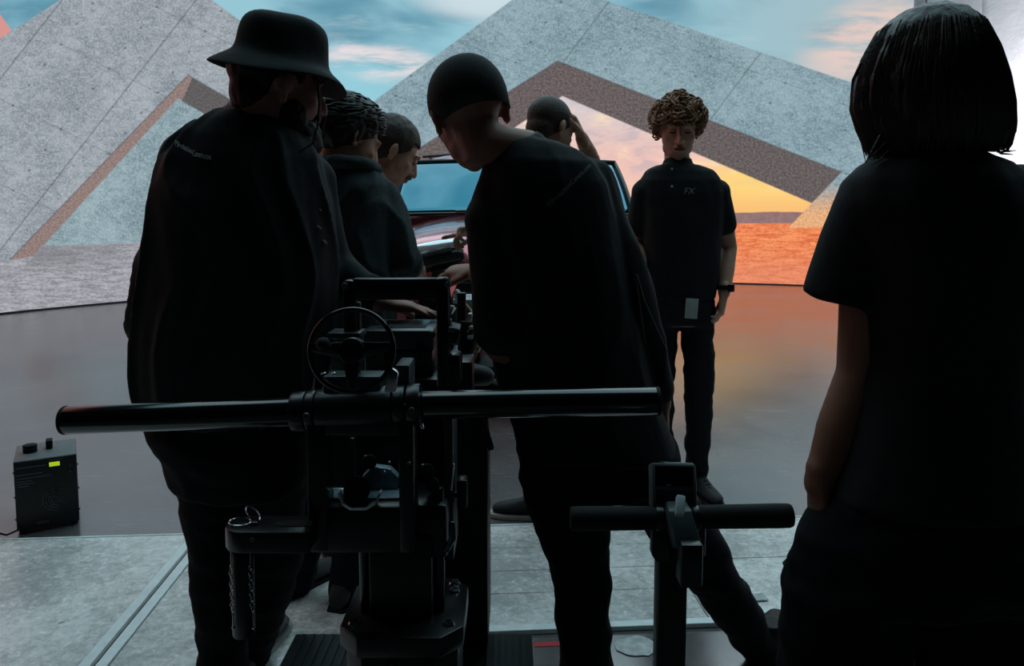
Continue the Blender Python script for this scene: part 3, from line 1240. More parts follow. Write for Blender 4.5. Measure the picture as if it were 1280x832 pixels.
def person(label, d, head, rows, arms, legs, pelvis, shirt_m, trouser_m, skin_m, hs=1.0, beard=0, neck=None,
           sleeves=(0.5, 0.5), sleeve_r=((.06, .06), (.06, .06)), hands=None, shoes=None, collar=True, foldseed=1,
           shirt_name='polo_shirt', leg_r=((.085, .065, .055), (.085, .065, .055)), arm_r=(0.044, 0.036, 0.027), voxel=0.0065,
           fold_amp=0.006, neck_r=0.056, extra_shirt=None, toes=((0.1, 1), (0.1, 1)), shoe_m=None, sole_m=None, laces=False, cuff=None, sculpt=None, collar_h=0.012, fold_fn=None):
    base = W((pelvis[-1][0] + pelvis[-1][1]) / 2, pelvis[-1][2], d)
    e = thing('person', (base.x, base.y, 0), label, 'person')
    b = B()
    head_parts(b, head, hs, beard)
    nb = W(*neck)
    b.tube([head @ Vector((0, -0.02, -0.03)) * 1, head @ Vector((0, -0.022, -0.085)), nb, nb + Vector((0, 0, -0.06))], [neck_r * .95, neck_r, neck_r * 1.08, neck_r * 1.3], n=16)
    r3 = rows3(rows, d)
    b.slab([(x, y, z, rx * 0.86, ry * 0.84) for (x, y, z, rx, ry) in r3[1:]])
    pv = rows3(pelvis, d)
    b.slab([(x, y, z, rx * 0.88, ry * 0.86) for (x, y, z, rx, ry) in [r3[-1]] + pv])
    A3 = [limb(a) for a in arms]
    for i, a in enumerate(A3):
        b.tube([a[0], (a[0] + a[1]) / 2, a[1], (a[1] + a[2]) / 2, a[2]], [arm_r[0] * 1.1, arm_r[0], arm_r[1] * 1.05, arm_r[1], arm_r[2]], n=14)
        h = hands[i] if hands else None
        if h:
            hand(b, a[2], *h[0], **h[1])
        else:
            dd = (a[2] - a[1]).normalized()
            hand(b, a[2], dd, Vector((0, 1, 0)) if abs(dd.y) < 0.8 else Vector((0, 0, -1)), 1 if i else -1)
    L3 = [limb(l) for l in legs]
    for i, l in enumerate(L3):
        r = leg_r[i]
        b.tube([l[0], l[1], l[2]], [r[0] * .8, r[1] * .75, min(0.042, r[2] * .8)], n=14)
        t = Vector((toes[i][0], toes[i][1], 0)).normalized()
        fz = Vector((l[2].x, l[2].y, 0.055))
        b.tube([fz - t * 0.03, fz + t * 0.05, fz + t * 0.14 - Vector((0, 0, 0.015))], [0.03, 0.03, 0.022], n=12)
    body = b.blob('body', skin_m, e, voxel, 2, sculpt=sculpt)
    # shirt
    b = B()
    b.slab(r3)
    for i, a in enumerate(A3):
        f_ = sleeves[i]
        pts, rr = [a[0]], [sleeve_r[i][0]]
        if f_ <= 1:
            pts += [a[0].lerp(a[1], f_ * 0.5), a[0].lerp(a[1], f_)]
            rr += [(sleeve_r[i][0] + sleeve_r[i][1]) / 2, sleeve_r[i][1]]
        else:
            pts += [a[0].lerp(a[1], 0.5), a[1], a[1].lerp(a[2], f_ - 1)]
            rr += [(sleeve_r[i][0] + sleeve_r[i][1]) / 2 + .002, sleeve_r[i][1], sleeve_r[i][1] * 0.82]
        b.tube(pts, rr, n=18)
        if f_ <= 1:   # shoulder fill
            b.ell(a[0], (sleeve_r[i][0] * 1.05,) * 3)
    if collar:
        up = ((head @ Vector((0, -0.02, -0.085)) - nb).normalized() + Vector((0, 0, 2))).normalized()
        k = neck_r * 1.16
        b.tube([nb - up * 0.05, nb - up * 0.015, nb + up * collar_h], [k * 1.3, k * 1.12, k], n=18, round_=False)
    for i, a in enumerate(A3):
        n0 = nb + Vector((0, 0, -0.035))
        b.tube([n0, n0.lerp(a[0], 0.5) + Vector((0, 0, 0.006)), a[0]], [neck_r * 1.12, neck_r * 1.0, sleeve_r[i][0] * 0.98], n=16)
    if extra_shirt:
        extra_shirt(b)
    shirt = b.blob(shirt_name, shirt_m, e, 0.008, 3, disp=fold_fn or folds(fold_amp, 11, 4.5, foldseed, 1.5))
    if cuff is not None:
        for i in cuff:
            a = A3[i]
            p = a[1].lerp(a[2], sleeves[i] - 1)
            dd = (a[2] - a[1]).normalized()
            c = B()
            c.tube([p - dd * 0.02, p + dd * 0.03], sleeve_r[i][1] * 0.80, n=18)
            c.build('cuff', shirt_m, shirt)
    # trousers
    b = B()
    b.slab([(r3[-1][0], r3[-1][1], r3[-1][2] + 0.03, r3[-1][3] * 0.9, r3[-1][4] * 0.9)] + pv)
    for i, l in enumerate(L3):
        r = leg_r[i]
        hip = l[0]
        b.tube([hip + Vector((0, 0, 0.05)), hip, hip.lerp(l[1], 0.5), l[1], l[1].lerp(l[2], 0.5), l[2]], [r[0] * .9, r[0], (r[0] + r[1]) / 2, r[1], (r[1] + r[2]) / 2, r[2]], n=18)
    b.blob('trousers', trouser_m, e, 0.009, 3, disp=folds(0.010, 8, 14, foldseed + 5, 3))
    for i, l in enumerate(L3):
        shoe(e, l[2], toes[i], shoe_m or shoe_black(), sole_m or black_rubber(), laces=laces)
    return e, body, shirt


def short_hair(parent, head, m, s=1.0, name='hair', cut=(0.02, -0.055), thick=0.010, seed=1, amp=0.004, top=0.012, voxel=0.006):
    """cap of hair over the skull: keeps above a tilted hairline plane"""
    b = B()
    q = head @ Matrix.Scale(s, 4)
    b.ell((0, -0.016, 0.038), (0.076 + thick, 0.098 + thick, 0.086 + top), q, 24, 16)
    b.ell((0, -0.050, -0.012), (0.062 + thick * 0.7, 0.056 + thick * 0.7, 0.065), q, 24, 16)
    inv = head.inverted()

    def sc(co):
        l = inv @ co / s
        # hairline: forehead at y>0.05 must be above z=0.062 ; sides above ears
        y = max(-0.1, min(0.1, l.y))
        lim = -0.068 + max(0, (y + 0.06)) * 0.86
        if l.y > 0.05:
            lim = 0.062
        if l.z < lim:
            # tuck below the hairline into the head
            k = 0.80
            c = Vector((0, -0.012, 0.03))
            l2 = c + (l - c) * k
            l2.z = l.z
            return head @ (l2 * s)
        n_ = noise.noise(Vector((l.x * 60, l.y * 60, l.z * 25)) + Vector((seed, 0, 0)))
        c = Vector((0, -0.012, 0.03))
        l2 = l + (l - c).normalized() * amp * n_
        return head @ (l2 * s)
    return b.blob(name, m, parent, voxel, 2, sculpt=sc)


def eye_bits(parent, head, s=1.0, brow_m=None):
    for sx in (-1, 1):
        b = B()
        q = head @ Matrix.Scale(s, 4)
        pts = [q @ Vector((sx * x, y, z)) for (x, y, z) in ((0.012, 0.0975, 0.026), (0.03, 0.0955, 0.033), (0.05, 0.082, 0.027))]
        b.tube(pts, [0.0035, 0.004, 0.002], n=8)
        b.build('eyebrow', brow_m or hair_dark(), parent)
        b = B()
        pts = [q @ Vector((sx * x, y, z)) for (x, y, z) in ((0.018, 0.089, 0.0), (0.031, 0.0915, -0.003), (0.044, 0.084, 0.0))]
        b.tube(pts, 0.0022, n=6)
        b.build('eyelashes', hair_dark(), parent)

Z0 = Vector((0, 0, 1))
# ---- man with bucket hat -------------------------------------------------
d1 = 1.75
H1 = hm(347, 112, d1, -56, -5, 4)
P1, body1, shirt1 = person(
    'person in black bucket hat and loose black top leaning a hand on the case', d1, H1,
    [(284, 346, 140, .13), (262, 364, 152, .18), (236, 384, 172, .23), (214, 400, 200, .27), (200, 412, 250, .31), (186, 418, 310, .33),
     (180, 420, 370, .35), (176, 418, 430, .36), (176, 408, 480, .35), (184, 398, 512, .33)],
    [[(236, 200, 1.76), (194, 410, 1.78), (236, 478, 2.0)], [(382, 226, 1.80), (414, 330, 1.86), (470, 377, 1.83)]],
    [[(262, 590, d1), (276, 730, d1), (280, 884, d1)], [(338, 590, d1), (345, 700, 1.86), (314, 818, 1.98)]],
    [(186, 396, 520, .31), (206, 392, 560, .31), (220, 386, 605, .28)],
    black_cloth(), black_trouser(), skin2(), hs=1.0, beard=0, neck=(318, 154, d1), sleeves=(1.95, 1.85), collar=False,
    sleeve_r=((.068, .060), (.062, .052)), foldseed=2, shirt_name='loose_black_top',
    hands=[None, ((Vector((0.98, 0.15, -0.17)), Vector((0, 0, -1))), dict(side=1, curl=0.10))],
    leg_r=((.086, .066, .058), (.088, .070, .050)), toes=((-0.1, 1), (0.12, 1)), fold_fn=ridges(0.014, 11, 1.2, 4), neck_r=0.070, shoe_m=shoe_grey(), sole_m=sole_white())
eye_bits(P1, H1, 1.0)
short_hair(P1, H1, hair_black(), 1.0, thick=0.003, top=-0.01, seed=3)
b = B()
qb = H1 @ Matrix.Scale(1.02, 4)
b.ell((0, 0.046, -0.090), (0.064, 0.062, 0.046), qb)
b.ell((0, 0.070, -0.112), (0.044, 0.044, 0.042), qb)
for sx in (-1, 1):
    b.ell((sx * 0.058, 0.022, -0.060), (0.014, 0.032, 0.044), qb)
b.ell((0, 0.088, -0.052), (0.034, 0.016, 0.010), qb)
b.blob('beard', hair_black(), P1, 0.005, 2, disp=lambda c: 0.004 * noise.noise(c * 90))


def bucket_hat(parent):
    HM = Matrix.Translation(W(350, 90, d1)) @ Matrix.Rotation(math.radians(11), 4, 'Y') @ Matrix.Rotation(math.radians(-56), 4, 'Z')
    k = M(1, d1)
    prof_o = [(80, -7), (73, 0), (62, 8), (51, 14), (49, 26), (48, 40), (46.5, 51), (42, 60), (32, 66), (15, 69), (0.5, 69)]
    n = 48
    rings = []
    random.seed(5)
    for (r, z) in prof_o:
        ring = []
        for i in range(n):
            t = 2 * math.pi * i / n
            rr, zz = r, z
            if z < 8:
                zz += 4.0 * math.sin(2 * t + 0.7) + 2.0 * math.sin(3 * t)
            else:
                rr *= 1 + 0.02 * math.sin(5 * t + z * 0.1) + 0.015 * math.sin(3 * t)
                zz += 1.5 * math.sin(2 * t)
            ring.append(HM @ Vector((rr * k * math.cos(t) * 0.96, rr * k * math.sin(t) * (1.12 if z > 8 else 1.06), zz * k)))
        rings.append(ring)
    b = B()
    b.rings(rings, cap=False)
    me = b.mesh('bucket_hat')
    o = bpy.data.objects.new('bucket_hat', me)
    finish(o, mat('black_hat_cotton', (20, 24, 25), 0.9, noise_scale=80, noise_amt=0.25, bump=0.2), parent)
    o.modifiers.new('t', 'SOLIDIFY').thickness = 0.004
    sb = o.modifiers.new('s', 'SUBSURF')
    sb.levels = sb.render_levels = 1
    b = B()
    b.tube([rings[3][i] * 1.0 for i in range(n)], 0.0018, n=6, closed=True)
    b.build('hat_stitching', black_cloth(), o)
    # chin cord
    b = B()
    b.tube([W(397, 106, 1.70), W(399, 130, 1.69), W(397, 158, 1.69), W(390, 180, 1.68), W(374, 190, 1.66)], 0.0022, n=6)
    b.build('chin_cord', black_rubber(), o)


bucket_hat(P1)
text_on('shirt_lettering', 'PSProductions', 0.0200, white_print(), shirt1, W(221, 182, 1.6), W(228, 186, 1.6) - W(203, 175, 1.6), W(212, 170, 1.6) - W(217, 186, 1.6), (0, -1, 0.0), shirt1, sx=0.42)
text_on('shirt_lettering', 'Camera.com', 0.0200, white_print(), shirt1, W(248, 193, 1.6), W(256, 194, 1.6) - W(234, 189, 1.6), W(242, 182, 1.6) - W(244, 192, 1.6), (0, -1, 0.0), shirt1, sx=0.44)
for (x, y, r) in ((397, 284, 5), (404, 302, 5), (400, 262, 2)):
    b = B()
    p = W(x, y, 1.74)
    b.ell((0, 0, 0), (M(r, 1.8), 0.004, M(r * .45, 1.8)), Matrix.Translation(p) @ Matrix.Rotation(0.5, 4, 'Y'))
    # sit on the sleeve surface
    o = b.build('sleeve_print', grey_print(), shirt1)
    hit = shirt1.data
    bm = bmesh.new(); bm.from_mesh(hit); bm.transform(world_mat(shirt1)); tr = BVHTree.FromBMesh(bm); bm.free()
    dv = (p - CAM).normalized()
    h = tr.ray_cast(CAM, dv, 5)
    if h[0] is not None:
        o.data.transform(Matrix.Translation(h[0] - p))

# ---- man with cap in the middle -----------------------------------------
d4 = 1.8
H4 = hm(587, 143, d4, 16, -14, -12)
P4, body4, shirt4 = person(
    'person in black cap and black polo leaning left, lettering across the back', d4, H4,
    [(632, 690, 178, .13), (622, 720, 190, .18), (612, 742, 206, .23), (604, 756, 230, .25), (596, 766, 265, .26), (602, 776, 320, .27),
     (607, 788, 380, .26), (614, 802, 430, .26), (622, 815, 480, .27), (640, 832, 530, .28), (648, 845, 565, .28)],
    [[(615, 276, 1.76), (627, 438, 1.72), (598, 338, 2.06)], [(736, 228, 1.82), (794, 380, 1.80), (826, 505, 1.82)]],
    [[(706, 590, d4), (726, 710, d4), (738, 872, d4)], [(806, 590, d4), (888, 715, 1.9), (962, 828, 2.02)]],
    [(646, 848, 560, .28), (650, 850, 585, .28), (655, 848, 610, .25)],
    black_cloth(), black_trouser(), skin2(), hs=1.08, neck=(642, 186, d4), sleeves=(0.85, 1.85),
    sleeve_r=((.064, .062), (.060, .050)), foldseed=4,
    hands=[((Vector((-0.85, 0.45, -0.05)), Vector((0.1, 0.3, -1))), dict(side=1, curl=0.35)), ((Vector((0.1, 0.1, -1)), Vector((-1, 0, 0))), dict(side=1))],
    leg_r=((.118, .074, .064), (.092, .072, .052)), toes=((0.15, 1), (0.5, 1)), neck_r=0.062, fold_fn=ridges(0.008, 9, 2.0, 11))


def ball_cap(parent, head, s):
    b = B()
    q = head @ Matrix.Scale(s, 4) @ Matrix.Translation((0, -0.012, 0.028)) @ Matrix.Rotation(-0.06, 4, 'X')
    n = 32
    rings = []
    for k in range(9):
        ph = math.radians(2 + 86 * k / 8)
        rings.append([q @ Vector((0.090 * math.cos(ph) ** 0.8 * math.cos(2 * math.pi * i / n), 0.112 * math.cos(ph) ** 0.8 * math.sin(2 * math.pi * i / n), 0.100 * math.sin(ph) - 0.004)) for i in range(n)])
    low = [q @ Vector((0.085 * math.cos(2 * math.pi * i / n), 0.106 * math.sin(2 * math.pi * i / n), -0.052 if math.sin(2 * math.pi * i / n) < -0.2 else (-0.030 if math.sin(2 * math.pi * i / n) < 0.3 else -0.012))) for i in range(n)]
    b.rings([low] + rings, cap=False)
    me = b.mesh('baseball_cap')
    o = bpy.data.objects.new('baseball_cap', me)
    finish(o, mat('black_cap_cotton', (18, 19, 21), 0.9, noise_scale=80, noise_amt=0.25, bump=0.2), parent)
    o.modifiers.new('t', 'SOLIDIFY').thickness = 0.003
    b = B()
    b.ell((0, 0, 0.101), (0.008, 0.008, 0.004), q)
    b.build('cap_button', black_cloth(), o)
    # visor
    b = B()
    pts = []
    for i in range(11):
        t = math.radians(40 + 100 * i / 10)
        pts.append((0.086 * math.cos(t), 0.108 * math.sin(t), -0.008))
    outp = [(p[0] * 1.02, p[1] + 0.062 * math.sin(math.pi * i / 10) ** 0.6, -0.020 - 0.012 * math.sin(math.pi * i / 10)) for i, p in enumerate(pts)]
    vv = pts + outp + [(x, y, z - 0.003) for (x, y, z) in pts + outp]
    N = 11
    ff = []
    for i in range(N - 1):
        ff += [(i, i + 1, N + i + 1, N + i), (2 * N + i, 3 * N + i, 3 * N + i + 1, 2 * N + i + 1), (N + i, N + i + 1, 3 * N + i + 1, 3 * N + i), (i, 2 * N + i, 2 * N + i + 1, i + 1)]
    b.add(vv, ff, q)
    b.build('cap_visor', black_cloth(), o)


ball_cap(P4, H4, 1.06)
# open collar tip under the chin
b = B()
b.add([W(606, 226, 1.86), W(598, 240, 1.87), W(604, 246, 1.86), W(612, 236, 1.85), W(612, 224, 1.84), W(606, 226, 1.865), W(598, 240, 1.875), W(604, 246, 1.865), W(612, 236, 1.855), W(612, 224, 1.845)],
      [(0, 1, 2, 3, 4), (9, 8, 7, 6, 5), (0, 5, 6, 1), (1, 6, 7, 2), (2, 7, 8, 3), (3, 8, 9, 4), (4, 9, 5, 0)])
b.build('collar_tip', black_cloth(), shirt4)
text_on('back_lettering', 'PSProductionsCamera.com', 0.0160, grey_print(), shirt4, W(713, 230, 1.66), W(742, 203, 1.66) - W(684, 259, 1.66), W(706, 222, 1.66) - W(714, 231, 1.66), (0, -1, 0), shirt4, sx=0.78)
# cord hanging down the right side of the polo
b = B()
b.tube([W(796, 344, 1.72), W(806, 378, 1.71), W(820, 410, 1.71), W(832, 436, 1.72)], 0.0025, n=6)
b.tube([W(794, 344, 1.72), W(800, 385, 1.71), W(806, 430, 1.71)], 0.0022, n=6)
b.build('side_cord', mat('grey_cord', (64, 62, 58), 0.8), shirt4)

# ---- man with the curly hair facing the camera -----------------------------
d6 = 3.3
H6 = hm(847, 163, d6, 174, -12, 0)
P6, body6, shirt6 = person(
    'curly haired person in black polo facing the camera, looking down', d6, H6,
    [(822, 872, 206, .12), (808, 890, 214, .17), (800, 900, 226, .21), (799, 904, 242, .23), (802, 902, 268, .24), (805, 900, 310, .24),
     (807, 896, 345, .24), (807, 893, 372, .24)],
    [[(806, 240, 3.3), (797, 304, 3.36), (801, 347, 3.18)], [(897, 241, 3.3), (911, 310, 3.36), (905, 366, 3.24)]],
    [[(828, 392, d6), (824, 480, 3.28), (828, 592, 3.25)], [(872, 392, d6), (874, 484, 3.28), (871, 592, 3.3)]],
    [(810, 893, 378, .24), (812, 893, 392, .24), (814, 891, 405, .22)],
    black_cloth(), mat('charcoal_jeans', (30, 32, 36), 0.9, spec=0.2, noise_scale=120, noise_amt=0.3, bump=0.2), skin(), hs=1.07, neck=(847, 206, 3.31), collar_h=0.026,
    sleeves=(0.62, 0.55), sleeve_r=((.056, .060), (.056, .060)), foldseed=6,
    hands=[((Vector((0.1, -0.35, -1)), Vector((1, 0, 0))), dict(side=-1, curl=0.4)), ((Vector((-0.15, -0.1, -1)), Vector((-1, 0.3, 0))), dict(side=1, curl=0.4))],
    leg_r=((.078, .064, .052), (.078, .066, .052)), toes=((-0.2, -1), (0.25, -1)), voxel=0.0055, laces=True, neck_r=0.054)
eye_bits(P6, H6, 1.07, hair_brown())
b = B()
q = H6 @ Matrix.Scale(1.07, 4)
b.tube([q @ Vector((x, y, z)) for (x, y, z) in ((-0.022, 0.098, -0.062), (-0.008, 0.105, -0.0585), (0.008, 0.105, -0.0585), (0.022, 0.098, -0.062))], [(0.003, 0.004)] * 4, n=8)
b.tube([q @ Vector((x, y, z)) for (x, y, z) in ((-0.017, 0.099, -0.066), (0, 0.1035, -0.069), (0.017, 0.099, -0.066))], [(0.004, 0.004)] * 3, n=8)
b.build('lips', mat('lip_skin', (150, 88, 80), 0.5), P6)


def curly(parent, head):
    b = B()
    random.seed(11)
    b.ell((0, -0.018, 0.048), (0.079, 0.098, 0.082), head)
    b.ell((0, -0.050, -0.005), (0.066, 0.056, 0.06), head)
    for k in range(300):
        u_ = random.uniform(0, 2 * math.pi)
        ph = random.uniform(0.0, 1.0)
        el = math.asin(min(1, 0.02 + ph))
        x, y, z = math.cos(el) * math.cos(u_), math.cos(el) * math.sin(u_), math.sin(el)
        if random.random() < 0.45:
            z = random.uniform(-0.72, 0.25)
            r_ = math.sqrt(max(0, 1 - z * z))
            x, y = r_ * math.cos(u_), r_ * math.sin(u_)
        gr = random.uniform(0.92, 1.10)
        c = Vector((x * 0.098 * gr, -0.012 + y * 0.108 * gr, 0.046 + z * 0.092 * gr))
        if c.y > 0.045 and c.z < 0.040:
            continue
        if c.y > 0.0 and c.z < -0.005 and (abs(c.x) < 0.072 or c.y > 0.035):
            continue
        nrm_ = Vector((x / 0.1, y / 0.11, z / 0.09)).normalized()
        t1 = nrm_.orthogonal().normalized()
        t1.rotate(Matrix.Rotation(random.uniform(0, 6.28), 3, nrm_))
        t2 = nrm_.cross(t1)
        R_ = random.uniform(0.012, 0.021)
        turns = random.uniform(1.1, 1.9)
        pts = []
        N = 12
        for i in range(N + 1):
            t = turns * 2 * math.pi * i / N
            pts.append(head @ (c + t1 * (R_ * math.cos(t)) + nrm_ * (R_ * 0.8 * math.sin(t) + 0.004) + t2 * (0.022 * i / N - 0.011)))
        b.tube(pts, [0.003] + [0.0042] * (N - 1) + [0.002], n=5)
    return b.build('curly_hair', hair_brown(), parent)


curly(P6, H6 @ Matrix.Scale(1.06, 4))
text_on('chest_logo', 'FX', 0.040, grey_print(), shirt6, W(868, 238, 3.1), (1, 0, 0.0), (0.25, 0, 1), (0, -1, 0), shirt6)
for y in (211, 233):
    b = B()
    b.ell((0, 0, 0), (0.0055, 0.003, 0.0055), Matrix.Translation(W(840, y, 3.17 if y > 220 else 3.21)))
    b.build('button', mat('button', (150, 150, 150), 0.4), shirt6)
# watch and ring
a = W(905, 366, 3.24)
b = B()
b.tube([a + Vector((0, 0, 0.012)), a + Vector((0.001, 0.002, 0.034))], 0.033, n=20, round_=False)
o = b.build('watch_strap', black_rubber(), P6, bevel=0.003)
b = B()
b.box((-0.017, -0.008, -0.017), (0.017, 0.006, 0.017), Matrix.Translation(a + Vector((0.022, -0.028, 0.024))) @ Matrix.Rotation(0.6, 4, 'Z'))
b.build('watch_case', black_gloss(), o, bevel=0.004)
b = B()
q = W(797, 345, 3.12)
b.tube([q + Vector((0.032 * math.cos(t), 0.032 * math.sin(t), 0.004 * math.sin(t))) for t in [2 * math.pi * i / 20 for i in range(20)]], 0.004, n=6, closed=True)
b.build('bracelet', chrome(), P6)
# white card hanging at the pocket
b = B()
Q = Matrix.Translation(W(864.5, 385.5, 3.155)) @ Matrix.Rotation(0.06, 4, 'Y')
b.box((-0.027, -0.002, -0.043), (0.027, 0.002, 0.043), Q)
tag(b.build('name_card', mat('grey_card', (176, 178, 172), 0.6, noise_scale=30, noise_amt=0.08), bevel=0.001), 'pale card hanging at the trouser pocket of the curly haired person', 'card')
shirt6['label'] = 'black short sleeved polo shirt with small chest logo'

# ---- man in grey hoodie -----------------------------------------------------
d2 = 2.35
H2 = hm(436, 174, d2, -52, -24, 0)
P2, body2, shirt2 = person(
    'dark haired person in dark grey hoodie bent over the rig', d2, H2,
    [(415, 460, 204, .13), (400, 476, 214, .2), (388, 488, 232, .25), (384, 494, 262, .27), (384, 494, 300, .28), (386, 494, 350, .28), (388, 492, 420, .28), (390, 490, 470, .27)],
    [[(400, 246, d2), (385, 340, 2.3), (420, 365, 2.5)], [(476, 246, d2), (498, 322, 2.33), (514, 332, 2.60)]],
    [[(418, 500, d2), (402, 610, 2.36), (368, 728, 2.38)], [(462, 500, d2), (446, 620, 2.33), (434, 742, 2.32)]],
    [(392, 490, 478, .26), (394, 488, 500, .26), (396, 486, 516, .24)],
    hoodie_cloth(), navy_trouser(), skin(), hs=0.98, neck=(436, 216, d2), sleeves=(1.9, 1.8),
    sleeve_r=((.060, .056), (.062, .060)), foldseed=9, shirt_name='hoodie', collar=True,
    leg_r=((.085, .068, .058), (.085, .066, .058)), toes=((0.6, 1), (0.3, 1)), neck_r=0.058, cuff=(1,), fold_fn=ridges(0.010, 12, 7, 7), shoe_m=mat('shoe_dark_canvas', (60, 62, 62), 0.85, noise_scale=200, noise_amt=0.2, bump=0.2), sole_m=black_rubber())
short_hair(P2, H2, hair_dark(), 0.98, thick=0.018, top=0.020, seed=4, amp=0.010, voxel=0.005)
b = B()
random.seed(21)
for k in range(330):
    u_ = random.uniform(0, 6.28)
    z = random.uniform(-0.4, 0.95)
    r_ = math.sqrt(1 - z * z)
    x, y = r_ * math.cos(u_), r_ * math.sin(u_)
    c = Vector((x * 0.092, -0.018 + y * 0.112, 0.045 + z * 0.098))
    if (c.y > 0.04 and c.z < 0.06) or (c.y > -0.03 and c.z < 0.0):
        continue
    nn_ = Vector((x, y, z))
    t1 = Vector((random.uniform(-.6, .6), random.uniform(-1, .3), random.uniform(-1, .2)))
    t1 = (t1 + Vector((0, -1.2, -.4)) - nn_ * t1.dot(nn_)).normalized()
    b.tube([H2 @ (c - t1 * 0.028 - nn_ * 0.008), H2 @ (c - t1 * 0.01 - nn_ * 0.002), H2 @ (c + t1 * 0.012 - nn_ * 0.003), H2 @ (c + t1 * 0.034 - nn_ * 0.004)], [0.0015, 0.0035, 0.0035, 0.001], n=5)
b.build('hair_locks', hair_dark(), P2)
b = B()   # hood lying on the shoulders
nb = W(436, 218, d2)
b.tube([nb + Vector((0.085 * math.cos(t), -0.02 + 0.085 * math.sin(t), 0.012 - 0.02 * math.sin(t))) for t in [2 * math.pi * i / 20 for i in range(20)]], 0.024, n=10, closed=True)
b.blob('hood', hoodie_cloth(), shirt2, 0.008, 2, disp=folds(0.006, 20, 20, 3))

# ---- man with moustache ---------------------------------------------------
d3 = 2.84
H3 = hm(489, 191, d3, -68, -28, 0)
P3, body3, shirt3 = person(
    'moustached person in profile looking down behind the hoodie wearer', d3, H3,
    [(448, 480, 226, .12), (432, 488, 236, .18), (422, 494, 252, .23), (418, 494, 280, .24), (418, 492, 330, .24), (420, 490, 400, .24), (422, 488, 440, .24)],
    [[(430, 258, d3), (422, 330, 2.76), (440, 360, 2.95)], [(482, 258, d3), (486, 330, 2.8), (510, 340, 3.0)]],
    [[(436, 460, d3), (428, 560, 2.7), (410, 668, 2.68)], [(474, 460, d3), (470, 560, 2.74), (462, 666, 2.76)]],
    [(422, 488, 446, .24), (424, 486, 460, .24), (426, 484, 474, .22)],
    black_cloth(), black_trouser(), skin(), hs=1.03, neck=(468, 234, d3), sleeves=(1.9, 1.9), sleeve_r=((.056, .05), (.056, .05)),
    foldseed=12, shirt_name='dark_jacket', leg_r=((.08, .062, .05), (.08, .062, .05)), toes=((-0.3, 1), (0.3, 1)), voxel=0.0055, sole_m=sole_white())
short_hair(P3, H3, hair_short(), 1.03, thick=0.011, top=0.018, seed=14, amp=0.003, voxel=0.005)
eye_bits(P3, H3, 1.03)
b = B()
q = H3 @ Matrix.Scale(1.03, 4)
b.tube([q @ Vector((x, y, z)) for (x, y, z) in ((-0.028, 0.088, -0.058), (-0.012, 0.103, -0.049), (0, 0.106, -0.047), (0.012, 0.103, -0.049), (0.028, 0.088, -0.058))], [(0.004, 0.004), (0.008, 0.006), (0.008, 0.006), (0.008, 0.006), (0.004, 0.004)], n=8)
b.build('moustache', hair_short(), P3)

# ---- man behind the cap wearer with raised hand ----------------------------
d5 = 3.0
H5 = hm(688, 162, d5, -50, -18, 0)
P5, body5, shirt5 = person(
    'close cropped person seen from behind with a hand raised to the neck', d5, H5,
    [(666, 712, 196, .12), (648, 732, 203, .18), (640, 742, 216, .22), (638, 744, 240, .24), (640, 742, 300, .24), (642, 740, 360, .24), (644, 738, 410, .24)],
    [[(644, 226, d5), (640, 300, 2.66), (612, 285, 2.32)], [(732, 222, d5), (745, 212, 3.22), (727, 172, 3.06)]],
    [[(672, 430, d5), (676, 530, 2.98), (676, 632, 3.02)], [(712, 430, d5), (714, 530, 3.0), (716, 632, 3.02)]],
    [(646, 738, 416, .24), (648, 736, 430, .24), (650, 734, 444, .22)],
    mat('olive_cotton', (70, 72, 62), 0.9, noise_scale=60, noise_amt=0.2), black_trouser(), skin(), hs=1.0, neck=(690, 200, d5), sleeves=(0.9, 0.9), sleeve_r=((.056, .058), (.052, .048)),
    foldseed=15, shirt_name='t_shirt', leg_r=((.085, .065, .052), (.085, .065, .052)), toes=((-1, 0.15), (0.5, 1)),
    hands=[((Vector((-1, -0.1, -0.12)), Vector((0, -0.3, -1))), dict(side=-1, point=True)), ((Vector((-0.45, -0.25, 0.9)), Vector((-0.9, -0.1, -0.45))), dict(side=1, curl=0.45))], sole_m=sole_white())
short_hair(P5, H5, hair_short(), 1.0, thick=0.004, top=0.004, seed=18, amp=0.001)

# ---- person hidden between the bucket hat and the hoodie --------------------
d7 = 3.4
H7 = hm(406, 144, d7, -40, -14, 0)
P7, body7, shirt7 = person(
    'brown haired person mostly hidden between bucket hat and hoodie wearer', d7, H7,
    [(390, 420, 190, .12), (376, 434, 198, .17), (368, 442, 212, .2), (366, 444, 260, .22), (368, 442, 320, .22), (370, 440, 400, .22)],
    [[(378, 218, d7), (370, 290, 3.42), (378, 335, 3.6)], [(432, 218, d7), (438, 290, 3.45), (440, 330, 3.62)]],
    [[(392, 412, d7), (390, 490, d7), (388, 588, d7)], [(420, 412, d7), (422, 490, d7), (424, 588, d7)]],
    [(370, 440, 406, .22), (372, 438, 424, .22), (374, 436, 436, .2)],
    black_cloth(), black_trouser(), skin(), neck=(405, 194, d7), sleeves=(1.9, 1.9), sleeve_r=((.05, .045), (.05, .045)), foldseed=20,
    shirt_name='dark_jumper', leg_r=((.075, .06, .05), (.075, .06, .05)), toes=((0.2, 1), (0.3, 1)), arm_r=(0.04, 0.034, 0.026))
short_hair(P7, H7, hair_brown(), 1.0, thick=0.014, top=0.012, seed=22, amp=0.006)

# ---- woman at the right ------------------------------------------------------
d8 = 1.25
H8 = hm(1160, 110, d8, 12, -4, 0)


def flare(b):
    # loose flat-hemmed sleeve
    b.tube([W(1100, 232, 1.25), W(1090, 262, 1.25), W(1072, 315, 1.26), W(1054, 376, 1.27)], [0.058, 0.064, 0.066, 0.068], n=24, round_=False)


